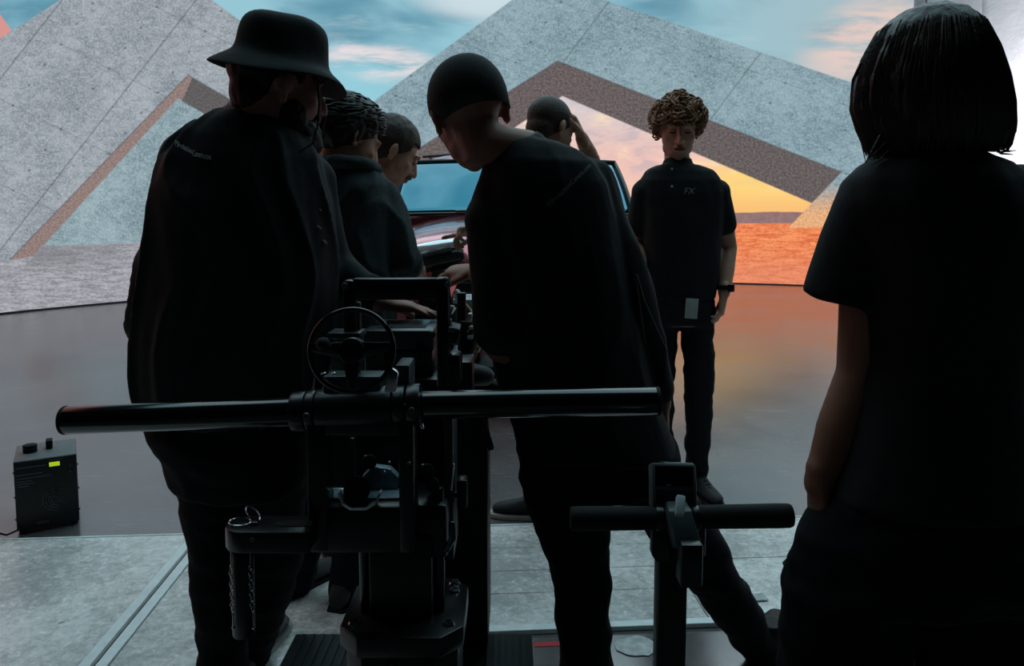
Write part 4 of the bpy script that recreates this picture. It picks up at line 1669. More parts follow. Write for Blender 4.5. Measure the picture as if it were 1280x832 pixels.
P8, body8, shirt8 = person(
    'person with dark bob hair in black shirt seen from behind at the right edge', d8, H8,
    [(1112, 1210, 186, .14), (1078, 1250, 204, .19), (1058, 1272, 226, .22), (1052, 1282, 255, .24), (1064, 1284, 310, .25), (1074, 1276, 380, .24),
     (1078, 1266, 450, .23), (1070, 1264, 500, .24), (1052, 1276, 560, .26), (1030, 1286, 620, .28)],
    [[(1092, 250, d8), (1078, 466, 1.27), (1024, 604, 1.27)], [(1262, 250, d8), (1326, 470, 1.27), (1300, 610, 1.3)]],
    [[(1062, 730, d8), (1056, 860, d8), (1060, 1120, d8)], [(1222, 730, d8), (1226, 860, d8), (1226, 1120, d8)]],
    [(1028, 1288, 640, .29), (1006, 1292, 690, .30), (990, 1298, 730, .28)],
    black_cloth(), black_trouser(), skin2(), hs=0.98, neck=(1162, 196, d8), sleeves=(0.4, 0.62), sleeve_r=((.056, .056), (.060, .066)), foldseed=25,
    shirt_name='black_shirt', leg_r=((.112, .112, .105), (.108, .108, .105)), toes=((-0.1, 1), (0.1, 1)), extra_shirt=flare, arm_r=(0.046, 0.041, 0.027),
    hands=[((Vector((0.1, 0.1, -1)), Vector((1, 0, 0))), dict(side=-1)), None], neck_r=0.052, collar=False)


def bob(parent):
    b = B()
    # bob shell: pixel rows left, right edge of the hair
    rr = [(1144, 1178, 10, .06), (1122, 1198, 19, .12), (1101, 1214, 38, .17), (1084, 1229, 70, .20), (1072, 1240, 103, .215), (1069, 1247, 135, .215),
          (1075, 1250, 160, .20), (1082, 1249, 178, .18), (1088, 1244, 190, .15)]
    r3 = rows3(rr, d8)
    b.slab([(x, y - 0.01, z, rx, ry) for (x, y, z, rx, ry) in r3], e=2.1)
    o = b.blob('bob_hair', hair_dark(), parent, 0.006, 3, disp=lambda c: 0.0025 * noise.noise(Vector((c.x * 90, c.y * 90, c.z * 4))))
    b = B()
    random.seed(31)

    def surf(t, z):
        for A_, B_ in zip(r3, r3[1:]):
            if A_[2] >= z >= B_[2]:
                q = (A_[2] - z) / (A_[2] - B_[2])
                break
        else:
            A_, B_, q = (r3[0], r3[0], 0) if z > r3[0][2] else (r3[-1], r3[-1], 0)
        m_ = [a + (c - a) * q for a, c in zip(A_, B_)]
        return Vector((m_[0] + m_[3] * math.cos(t), m_[1] - 0.01 + m_[4] * math.sin(t), z))
    for k in range(340):
        t = random.uniform(-math.pi, 0.0) if k % 4 else random.uniform(0, math.pi)
        y0_ = random.uniform(11, 60)
        y1_ = random.uniform(184, 204) if math.cos(t) < 0.2 else random.uniform(180, 192)
        pts = []
        for i in range(8):
            q = i / 7
            z = W(0, y0_ + (y1_ - y0_) * q, d8).z
            p = surf(t + 0.05 * math.sin(q * 3 + k), z)
            c = Vector((W(1160, 110, d8).x, d8 - 0.01, z))
            out = -0.004 if i == 0 else 0.0005 + 0.004 * max(0, q - 0.8) * 5 * random.random()
            pts.append(p + (p - c).normalized() * out)
        b.tube(pts, [0.0008, 0.002, 0.0025, 0.0025, 0.0025, 0.002, 0.0015, 0.0006], n=4)
    # loose flicked ends
    for (x0, y0, x1, y1, x2, y2) in ((1100, 170, 1086, 196, 1082, 204), (1110, 176, 1092, 194, 1084, 198), (1236, 172, 1252, 186, 1262, 190), (1232, 176, 1250, 190, 1270, 188), (1240, 168, 1248, 176, 1257, 172),
                                     (1076, 80, 1066, 100, 1063, 122), (1236, 180, 1252, 192, 1266, 193), (1120, 178, 1100, 200, 1090, 206)):
        b.tube([W(x0, y0, 1.2), W(x1, y1, 1.2), W(x2, y2, 1.2)], [0.003, 0.002, 0.0007], n=5)
    b.build('hair_strands', hair_dark(), o)


bob(P8)
# pocket flap sticking out at the hip
b = B()
fl_ = [W(1006, 684, 1.27), W(980, 709, 1.28), W(990, 722, 1.28), W(1012, 716, 1.26)]
b.add(fl_ + [p + Vector((0.004, 0.02, 0)) for p in fl_], [(0, 1, 2, 3), (7, 6, 5, 4), (0, 4, 5, 1), (1, 5, 6, 2), (2, 6, 7, 3), (3, 7, 4, 0)])
b.build('pocket_flap', black_cloth(), P8)
# ------------------------------------------------------------------ gear


def pb(b, x0, x1, y0, y1, d, depth):
    """box whose front face fills the photo rectangle at distance d"""
    a = W(x0, y1, d)
    c = W(x1, y0, d)
    return b.box((min(a.x, c.x), d, min(a.z, c.z)), (max(a.x, c.x), d + depth, max(a.z, c.z)))


def pbx(name, m, parent, x0, x1, y0, y1, d, depth, bevel=0.003, seg=2):
    return pb(B(), x0, x1, y0, y1, d, depth).build(name, m, parent, bevel=bevel, seg=seg)


def cyl(name, m, parent, p, q, r, n=24, bevel=0.002, round_=False):
    b = B()
    b.tube([p, q], r, n=n, round_=round_)
    return b.build(name, m, parent, bevel=bevel)


def bolt(parent, p, axis, r=0.009, h=0.005, m=None):
    axis = Vector(axis).normalized()
    b = B()
    b.tube([p, p + axis * h], [r, r * 0.85], n=12, round_=False)
    o = b.build('bolt', m or grey_metal(), parent)
    b = B()
    b.tube([p + axis * h * 0.9, p + axis * h * 1.05], r * 0.5, n=6, round_=False)
    b.build('hex_socket', black_metal(), o)


def dolly():
    e = thing('camera_dolly', (-0.23, 1.4, 0), 'black camera dolly with long cross handlebar, small handwheel and ribbed step pads', 'dolly')
    bm_ = black_metal()
    # deck and wheels
    dk = B().box((-0.50, 1.04, 0.20), (0.045, 1.69, 0.245)).build('deck', bm_, e, bevel=0.008)
    B().box((-0.27, 1.69, 0.20), (-0.06, 1.95, 0.245)).build('rear_deck', bm_, e, bevel=0.008)
    for sx, x in ((-1, -0.40), (1, -0.05)):
        for y in (1.14, 1.58):
            w = cyl('wheel', black_rubber(), e, Vector((x + 0.0, y, 0.095)), Vector((x + sx * 0.06, y, 0.095)), 0.095, 32, 0.012)
            cyl('wheel_hub', grey_metal(), w, Vector((x + sx * 0.058, y, 0.10)), Vector((x + sx * 0.066, y, 0.10)), 0.045)
            B().box((x - 0.02, y - 0.03, 0.10), (x + 0.02, y + 0.03, 0.22)).build('wheel_fork', bm_, e, bevel=0.004)
    # ribbed step pads
    pm = mat('grey_step_pad', (60, 68, 72), 0.55, noise_scale=120, noise_amt=0.2, bump=0.1)
    for (xa, xb) in ((-0.52, -0.36), (-0.06, 0.048)):
        p = B().box((xa, 1.30, 0.246), (xb, 1.70, 0.262)).build('step_pad', pm, e, bevel=0.006)
        n = 6 if xa < -0.3 else 5
        for k in range(n):
            x = xa + 0.014 + (xb - xa - 0.028) * (k + 0.5) / n
            B().box((x - 0.004, 1.31, 0.262), (x + 0.004, 1.69, 0.266)).build('rib', pm, p)
    # base block with chamfered corners
    def octo(x0, x1, y0, y1, ch):
        return [(x0 + ch, y0), (x1 - ch, y0), (x1, y0 + ch), (x1, y1 - ch), (x1 - ch, y1), (x0 + ch, y1), (x0, y1 - ch), (x0, y0 + ch)]
    RX = Matrix(((1, 0, 0, 0), (0, 0, 1, 0), (0, -1, 0, 0), (0, 0, 0, 1)))
    b = B()
    b.prism(octo(-0.275, -0.090, 1.145, 1.33, 0.03), 0, 0.30, Matrix.Translation((0, 0, 0.545)) @ RX)
    base = b.build('base_block', bm_, e, bevel=0.003)
    b = B()
    b.prism(octo(-0.285, -0.08, 1.135, 1.34, 0.035), 0, 0.035, Matrix.Translation((0, 0, 0.582)) @ RX)
    b.build('base_plate', bm_, e, bevel=0.003)
    for (x, y) in ((-0.262, 1.18), (-0.105, 1.175), (-0.262, 1.30), (-0.104, 1.285), (-0.106, 1.315)):
        bolt(e, Vector((x, y, 0.582)), (0, 0, 1), 0.011, 0.004, chrome())
    for k in range(2):
        B().box((-0.20 + 0.06 * k, 1.13, 0.26), (-0.19 + 0.06 * k, 1.146, 0.54)).build('vertical_groove_rail', bm_, base)
    # column and chrome rods
    pbx('column', bm_, e, 462, 540, 672, 800, 1.19, 0.12, 0.006)
    for (x, r) in ((455, 0.0095), (548, 0.0105)):
        p = W(x, 660, 1.22)
        rd = cyl('guide_rod', mat('dark_chrome', (70, 74, 76), 0.22, metal=1.0), e, Vector((p.x, 1.22, 0.58)), Vector((p.x, 1.22, 0.80)), r)
        cyl('rod_collar', bm_, rd, Vector((p.x, 1.22, 0.735)), Vector((p.x, 1.22, 0.75)), r * 1.35)
    # tower frame
    t = thing_part('tower', e, (-0.25, 1.25, 0.75))
    pbx('frame_stile', bm_, t, 386, 406, 520, 690, 1.17, 0.05, 0.004)
    pbx('frame_stile', bm_, t, 499, 517, 505, 692, 1.17, 0.05, 0.006)
    pbx('frame_bottom', bm_, t, 386, 517, 633, 692, 1.172, 0.05, 0.006)
    pbx('frame_top', bm_, t, 386, 517, 518, 545, 1.172, 0.05, 0.004)
    pbx('rear_plate', bm_, t, 392, 560, 520, 690, 1.34, 0.02, 0.004)
    pbx('rear_stile', mat('dark_grey_metal', (46, 50, 52), 0.4), t, 556, 566, 515, 700, 1.24, 0.10, 0.003)
    pbx('lower_housing', bm_, t, 500, 560, 630, 700, 1.20, 0.12, 0.012)
    pbx('sill', blue_metal(), t, 406, 499, 622, 634, 1.20, 0.05, 0.002)
    # clutch parts inside the window
    b = B()
    pts = [W(424, 614, 1.18), W(430, 628, 1.18), W(440, 634, 1.178), W(458, 634, 1.178), W(470, 628, 1.18), W(476, 614, 1.18)]
    b.tube(pts, [(0.012, 0.002)] * 6, ref=(0, 1, 0), n=8)
    b.build('brake_band', mat('brushed_steel', (196, 192, 184), 0.35, metal=0.4), t)
    cyl('clutch_drum', bm_, t, W(446, 612, 1.185), W(446, 612, 1.26), 0.022)
    b = B()
    b.prism([(-0.028, -0.02), (0.03, -0.02), (0.034, 0.004), (0.018, 0.02), (-0.01, 0.024), (-0.03, 0.006)], 0, 0.02, Matrix.Translation(W(474, 600, 1.24)))
    cp = b.build('cam_plate', blue_metal(), t, bevel=0.003)
    cyl('plate_pin', chrome(), cp, W(472, 599, 1.235), W(472, 599, 1.25), 0.004, 12, 0)
    for (x, y) in ((462, 577), (534, 588), (541, 605)):
        k = cyl('clamp_knob', black_rubber(), t, W(x, y, 1.21), W(x, y, 1.25), 0.012, 16, 0.003)
        cyl('knob_stem', grey_metal(), k, W(x - 5, y - 8, 1.225), W(x - 5, y + 4, 1.225), 0.0025, 8, 0)
    pbx('guide_rail', mat('dark_grey_metal', (46, 50, 52), 0.4), t, 438, 442, 548, 612, 1.225, 0.01, 0.001)
    for (x, y) in ((487, 578), (487, 588), (481, 590), (511, 578)):
        bolt(t, W(x, y, 1.20 if x < 500 else 1.166), (0, -1, 0), 0.0028, 0.002, chrome())
    b = B()
    b.tube([W(416, 622, 1.2), W(416, 612, 1.2), W(430, 611, 1.2), W(430, 620, 1.2)], 0.0016, n=6)
    b.build('wire_clip', chrome(), t)
    # side knobs on the right
    s1 = pbx('side_handle', bm_, t, 571, 584, 600, 636, 1.25, 0.03, 0.004)
    cyl('side_handle_stem', bm_, s1, W(560, 618, 1.26), W(573, 618, 1.26), 0.005, 10, 0)
    b = B()
    b.tube([W(552, 690, 1.21), W(560, 684, 1.205), W(566, 672, 1.20), W(565, 655, 1.2)], 0.006, n=10)
    b.build('bent_lever', mat('dark_chrome', (70, 74, 76), 0.22, metal=1.0), t)
    b = B()
    b.tube([W(564, 612, 1.225), W(567, 580, 1.225)], 0.0016, n=6)
    b.build('cotter_pin', chrome(), t)
    # cross handlebar
    hb = thing_part('handlebar', e, W(447, 512, 1.2))
    L0, L1 = W(82, 525, 1.2), W(372, 514, 1.2)
    R0, R1 = W(520, 506, 1.2), W(822, 501, 1.2)
    for (p, q) in ((L0, L1), (R0, R1)):
        g = B()
        g.tube([p, q], M(18, 1.2), n=32, round_=False)
        o = g.build('grip_tube', black_gloss(), hb, bevel=0.003)
    for (p, q) in ((L0, L1), (R1, R0)):
        dv = (q - p).normalized()
        cyl('end_cap', black_rubber(), hb, p - dv * 0.003, p + dv * 0.004, M(18.3, 1.2), 32, 0.0015)
    def at(x):
        return L1.lerp(R0, (x - 372) / (520 - 372))
    for (xa, xb, r) in ((366, 384, 25), (385, 397, 26), (398, 492, 27), (493, 508, 26), (510, 527, 27)):
        cyl('clamp_ring', bm_, hb, at(xa), at(xb), M(r, 1.2), 32, 0.003)
    for x in (390, 518):
        p = at(x) + Vector((0, -M(26, 1.2), 0))
        bolt(hb, p, (0, -1, 0), 0.006, 0.003)
    b = B()
    b.tube([W(526, 528, 1.18), W(528, 534, 1.18)], 0.003, n=8)
    b.build('grub_screw', chrome(), hb)
    # block under the wheel
    bl = pbx('wheel_block', mat('dark_teal_metal', (52, 62, 64), 0.35), e, 404, 476, 470, 498, 1.185, 0.05, 0.004)
    pbx('valve_box', mat('dark_grey_box', (52, 56, 58), 0.45), e, 494, 512, 456, 498, 1.22, 0.07, 0.004)
    for x in (392, 404):
        b = B()
        b.tube([W(x, 486, 1.19), W(x + 2, 470, 1.19), W(x + 14, 466, 1.20)], 0.002, n=6)
        b.build('brake_line', chrome(), e)
    b = B()
    b.prism([(-0.012, -0.02), (0.006, -0.02), (0.012, 0.012), (0.002, 0.02), (-0.006, 0.012)], 0, 0.012, Matrix.Translation(W(489, 475, 1.16)))
    b.build('chrome_pawl', chrome(), e, bevel=0.003)
    # handwheel
    hw = thing_part('handwheel', e, W(440, 438, 1.165))
    c = W(440, 438, 1.16)
    Q = Matrix.Translation(c) @ Matrix.Rotation(math.radians(6), 4, 'Z') @ Matrix.Rotation(math.radians(-8), 4, 'X')
    R = M(52, 1.16)
    b = B()
    b.tube([Q @ Vector((R * math.cos(t), 0, R * math.sin(t))) for t in [2 * math.pi * i / 64 for i in range(64)]], 0.0042, n=12, closed=True)
    b.build('rim', black_gloss(), hw)
    b = B()
    b.tube([Q @ Vector((0, -0.012, 0)), Q @ Vector((0, 0.03, 0))], 0.021, n=28, round_=False)
    b.build('hub', bm_, hw, bevel=0.004)
    for a in (175, 5, 270):
        t = math.radians(a)
        b = B()
        b.tube([Q @ Vector((0.01 * math.cos(t), 0, 0.01 * math.sin(t))), Q @ Vector((0.6 * R * math.cos(t), -0.004, 0.6 * R * math.sin(t))), Q @ Vector((R * math.cos(t), 0, R * math.sin(t)))],
               [(0.006, 0.014), (0.005, 0.010), (0.004, 0.007)], ref=(0, 1, 0), n=10)
        b.build('spoke', bm_, hw)
    b = B()
    b.tube([Q @ Vector((-0.040, -0.006, 0.008)), Q @ Vector((-0.040, -0.035, 0.012))], [0.009, 0.011], n=14)
    b.build('crank_knob', black_rubber(), hw)
    b = B()
    b.tube([Q @ Vector((0, 0.02, 0)), Q @ Vector((0, 0.05, -0.01)), W(440, 480, 1.22)], 0.012, n=14)
    b.build('wheel_shaft', bm_, hw)
    # U bracket
    ub = thing_part('u_bracket', e, W(494, 360, 1.36))
    pbx('bracket_bar', bm_, ub, 440, 548, 348, 375, 1.355, 0.03, 0.004)
    pbx('bracket_post', bm_, ub, 429, 443, 350, 420, 1.35, 0.035, 0.006)
    pbx('bracket_post', bm_, ub, 546, 561, 347, 485, 1.35, 0.035, 0.006)
    pbx('bracket_rail', mat('dark_grey_metal', (46, 50, 52), 0.4), ub, 441, 449, 378, 418, 1.37, 0.02, 0.002)
    pbx('bracket_foot', mat('dark_teal_metal', (52, 62, 64), 0.35), ub, 408, 450, 416, 424, 1.33, 0.06, 0.003)
    pbx('bracket_foot_web', bm_, ub, 428, 446, 420, 500, 1.34, 0.03, 0.004)
    for (x, y) in ((431, 357), (560, 356), (541, 418)):
        k = cyl('bracket_bolt', grey_metal(), ub, W(x, y, 1.345), W(x, y, 1.36), 0.006, 12, 0.001)
    k = B()
    k.tube([W(561, 416, 1.36), W(575, 418, 1.36)], 0.022, n=6, round_=False)
    kb = k.build('lock_knob', bm_, ub, bevel=0.004)
    pbx('knob_tab', grey_metal(), kb, 560, 569, 409, 416, 1.34, 0.02, 0.002)
    pbx('lower_lug', bm_, ub, 560, 576, 443, 482, 1.35, 0.05, 0.006)
    # left arm with hanging pin
    arm = thing_part('side_arm', e, W(330, 668, 1.15))
    b = B()
    z0, z1 = W(0, 690, 1.13).z, W(0, 663, 1.13).z
    xa, xb = W(275, 672, 1.13).x, W(387, 672, 1.13).x
    out = []
    r = 0.034
    for i in range(9):
        t = math.radians(90 + 180 * i / 8)
        out.append((xa + r + r * math.cos(t), 1.158 + r * math.sin(t)))
    out += [(xb, 1.124), (xb, 1.192)]
    b.prism(out, 0, z1 - z0, Matrix.Translation((0, 0, z1)) @ RX)
    b.build('arm_plate', bm_, arm, bevel=0.003)
    b = B()
    sl = []
    for i in range(7):
        t = math.radians(90 + 180 * i / 6)
        sl.append((W(352, 655, 1.15).x + 0.011 * math.cos(t), 1.156 + 0.011 * math.sin(t)))
    sl += [(xb - 0.002, 1.145), (xb - 0.002, 1.167)]
    b.prism(sl, 0, 0.002, Matrix.Translation((0, 0, z1 + 0.0012)) @ RX)
    b.build('arm_slot', mat('slot_black', (4, 4, 5), 0.8), arm)
    cb = W(303, 652, 1.158)
    for (cx, cy, tilt, rr) in ((-0.004, 0.0, 0.06, 0.017), (0.016, 0.004, 0.85, 0.015)):
        b = B()
        cc = Vector((cb.x + cx, 1.158 + cy, z1 + 0.003 + (0.012 if tilt > .5 else 0)))
        Q2 = Matrix.Translation(cc) @ Matrix.Rotation(tilt, 4, 'Y')
        b.tube([Q2 @ Vector((rr * math.cos(t), rr * 0.9 * math.sin(t), 0)) for t in [2 * math.pi * i / 28 for i in range(28)]], 0.0011, n=6, closed=True)
        b.build('pull_ring', chrome(), arm)
    cyl('ring_ferrule', chrome(), arm, Vector((cb.x + 0.016, 1.152, z1 + 0.003)), Vector((cb.x + 0.027, 1.150, z1 + 0.004)), 0.0025, 10, 0)
    bolt(arm, Vector((W(314, 672, 1.12).x, 1.124, (z0 + z1) / 2 + 0.006)), (0, -1, 0), 0.004, 0.002)
    # hanging pin
    hp = cyl('hanging_pin', bm_, arm, W(303, 688, 1.15), W(305, 793, 1.15), M(14, 1.15), 24, 0.003)
    link = None
    for (x0, x1) in ((289, 291), (313, 316)):
        b = B()
        b.tube([W(x0, 690, 1.13), W(x0, 706, 1.13)], 0.0011, n=6)
        b.tube([W(x1, 766, 1.13), W(x1 + 1, 784, 1.13)], 0.0011, n=6)
        b.build('wire', chrome(), hp)
        for k in range(9):
            p = W(x0 + (x1 - x0) * k / 9, 709 + 6.6 * k, 1.13)
            if link is None:
                bb = B()
                rr = 0.0030
                bb.tube([Vector((rr * math.cos(t), 0, 1.25 * rr * math.sin(t))) for t in [2 * math.pi * i / 12 for i in range(12)]], 0.0009, n=5, closed=True)
                link = bb.mesh('chain_link')
            o = bpy.data.objects.new('chain_link', link)
            o.matrix_basis = Matrix.Translation(p) @ Matrix.Rotation(math.radians(25 if k % 2 else -40), 4, 'Z')
            finish(o, chrome(), hp)
        b = B()
        b.ell(W(x1 + 1, 784, 1.13), (0.003, 0.003, 0.003), None, 10, 8)
        b.build('chain_end', chrome(), hp)
    # tall rear cabinet
    cab = pbx('rear_cabinet', mat('black_cabinet', (15, 16, 18), 0.55, noise_scale=80, noise_amt=0.2), e, 500, 609, 520, 818, 1.66, 0.24, 0.004)
    pbx('case_shelf', black_metal(), e, 446, 560, 474, 482, 1.66, 0.24, 0.002)
    pbx('shelf_post', black_metal(), e, 505, 552, 481, 521, 1.70, 0.16, 0.004)
    pbx('cabinet_lid', black_metal(), e, 556, 590, 452, 521, 1.70, 0.10, 0.006)
    b = B()
    b.add([W(604, 522, 1.62), W(617, 562, 1.62), W(611, 563, 1.62), W(600, 540, 1.62)] + [p + Vector((0, 0.03, 0)) for p in [W(604, 522, 1.62), W(617, 562, 1.62), W(611, 563, 1.62), W(600, 540, 1.62)]],
          [(0, 1, 2, 3), (7, 6, 5, 4), (0, 4, 5, 1), (1, 5, 6, 2), (2, 6, 7, 3), (3, 7, 4, 0)])
    b.build('cabinet_bracket', bm_, cab)
    b = B()
    b.tube([W(577, 468, 1.90), W(592, 468, 1.92), W(606, 470, 1.94)], [0.022, 0.030, 0.026], n=16)
    b.build('motor_housing', mat('dark_teal_plastic', (16, 20, 22), 0.6), e)
    return e


def thing_part(name, parent, loc):
    """a part made of sub-parts: a small mesh core is not needed, an empty groups them"""
    o = bpy.data.objects.new(name, None)
    COL.objects.link(o)
    o.empty_display_size = 0.05
    o.parent = parent
    o.matrix_parent_inverse = world_mat(parent).inverted()
    o.location = loc
    return o


dolly()

# ------------------------------------------------------------------ grey case the hand rests on


def gear_case():
    e = thing('equipment_case', (-0.26, 1.8, 0.70), 'grey equipment case under the bucket hat wearer hand', 'case')
    zt = W(0, 412, 1.70).z
    x0, x1 = W(455, 430, 1.70).x, W(541, 430, 1.70).x
    z0 = W(0, 474, 1.66).z + 0.002
    B().box((x0, 1.70, z0), (x1, 1.885, zt - 0.05)).build('case_body', case_grey(), e, bevel=0.006)
    ld = B().box((x0 - 0.003, 1.697, zt - 0.048), (x1 + 0.003, 1.888, zt)).build('case_lid', case_grey(), e, bevel=0.008)
    B().box((x0 + 0.03, 1.73, zt), (x1 - 0.02, 1.86, zt + 0.0015)).build('lid_panel', mat('glossy_grey_panel', (72, 76, 80), 0.2, noise_scale=30, noise_amt=0.15), ld)
    for x in (x0 + 0.05, x1 - 0.03):
        B().box((x - 0.01, 1.690, zt - 0.075), (x + 0.01, 1.698, zt - 0.035)).build('latch', black_metal(), e, bevel=0.002)


gear_case()

# ------------------------------------------------------------------ camera rig on the cart beyond the dolly


def rig():
    e = thing('camera_rig', (-0.2, 2.35, 0), 'black and silver camera rig cluster on a post in the middle of the group', 'camera rig')
    bm_ = black_metal()
    sil = mat('silver_parts', (214, 218, 220), 0.35, metal=0.5)
    bc = Vector((-0.20, 2.35, 0))
    cyl('base_disc', bm_, e, bc, bc + Vector((0, 0, 0.04)), 0.095, 36, 0.006)
    cyl('post', bm_, e, bc + Vector((0, 0, 0.03)), bc + Vector((0, 0, 0.83)), 0.035)
    pbx('mount_plate', bm_, e, 510, 600, 440, 452, 2.2, 0.26, 0.004)
    pbx('upright_bar', bm_, e, 572, 582, 366, 448, 2.15, 0.03, 0.003)
    pbx('upright_bar', bm_, e, 524, 534, 374, 448, 2.30, 0.03, 0.003)
    pbx('upright_bar', bm_, e, 508, 516, 376, 448, 2.32, 0.03, 0.003)
    bat = pbx('battery', black_rubber(), e, 574, 589, 404, 442, 2.12, 0.06, 0.005)
    pbx('battery_cap', mat('dark_grey_metal', (46, 50, 52), 0.4), bat, 574, 589, 402, 405, 2.12, 0.06, 0.001)
    cb = pbx('camera_body', bm_, e, 518, 566, 392, 440, 2.26, 0.18, 0.006)
    pbx('side_panel', mat('beige_panel', (150, 140, 118), 0.5, noise_scale=60, noise_amt=0.2), e, 583, 597, 382, 440, 2.24, 0.10, 0.003)
    # top plate with holes
    tp = pbx('cheese_plate', sil, e, 566, 592, 374, 379, 2.20, 0.16, 0.002)
    for k in range(3):
        for j in range(2):
            p = W(572 + 7 * k, 374, 2.22 + 0.07 * j)
            cyl('plate_hole', mat('slot_black', (4, 4, 5), 0.8), tp, Vector((p.x, 2.23 + 0.06 * j, W(0, 374, 2.2).z)), Vector((p.x, 2.23 + 0.06 * j, W(0, 374, 2.2).z + 0.001)), 0.006, 10, 0)
    for (x0, x1, y0, y1) in ((536, 552, 378, 382), (536, 552, 388, 391), (540, 546, 380, 400), (554, 564, 384, 387), (500, 520, 384, 387), (498, 518, 390, 392)):
        pbx('rod_clamp', sil, e, x0, x1, y0, y1, 2.28, 0.03, 0.001)
    for y in (384, 400, 426):
        cyl('focus_rod', sil, e, W(560, y, 2.1), W(566, y, 2.5), 0.007, 12, 0)
    cyl('lens', black_gloss(), e, W(545, 372, 2.25), W(540, 366, 2.5), 0.04, 28, 0.004)
    cyl('matte_ring', sil, e, W(540, 366, 2.5), W(540, 366, 2.52), 0.045, 28, 0.003)
    # red tab and frosted cap
    b = B()
    b.add([W(562, 355, 2.20), W(572, 352, 2.20), W(564, 371, 2.11)] + [p + Vector((0, 0.004, -0.006)) for p in (W(562, 355, 2.20), W(572, 352, 2.20), W(564, 371, 2.11))],
          [(0, 1, 2), (5, 4, 3), (0, 3, 4, 1), (1, 4, 5, 2), (2, 5, 3, 0)])
    rt = b.build('red_tab', mat('red_plastic', (224, 24, 28), 0.45, noise_scale=30, noise_amt=0.1), e)
    rt['label'] = 'small bright red tab'
    b = B()
    b.ell(W(571, 368, 2.2), (0.013, 0.013, 0.017))
    b.build('frosted_cap', mat('frosted_white', (206, 208, 206), 0.5), e)
    pbx('dark_gap_filler', black_rubber(), e, 566, 652, 458, 500, 2.16, 0.2, 0.006)  # added black box standing in for the dark gap, covers the red bumper
    for (x0, x1, y0, y1) in ((585, 590, 392, 398), (586, 591, 408, 412), (584, 591, 420, 424), (576, 586, 445, 450), (587, 592, 444, 452)):
        pbx('connector', sil, e, x0, x1, y0, y1, 2.10, 0.03, 0.001)
    # cables
    random.seed(9)
    for k in range(7):
        x = 583 + 2.4 * k
        y = 380 + 9 * (k % 4)
        pts = [W(x, y, 2.2), W(x + 7, y + 16, 2.14), W(x + 2, y + 34, 2.12), W(x - 6, y + 58, 2.2)]
        b = B()
        b.tube([pts[0], pts[0].lerp(pts[1], .5) + Vector((.006, 0, 0)), pts[1], pts[2], pts[3]], 0.0035, n=6)
        b.build('cable', black_rubber() if k % 3 else mat('tan_cable', (170, 140, 110), 0.6), e)
    # ribbed cable bundle by the elbow
    for k in range(4):
        b = B()
        b.tube([W(622 + 4 * k, 466, 1.98), W(634 + 4 * k, 478, 1.98), W(650 + 3 * k, 492 - k, 1.98), W(600, 470, 2.15)], 0.006, n=8)
        b.build('hose', mat('dark_grey_hose', (60, 62, 62), 0.5), e)


rig()

# ------------------------------------------------------------------ second steering column


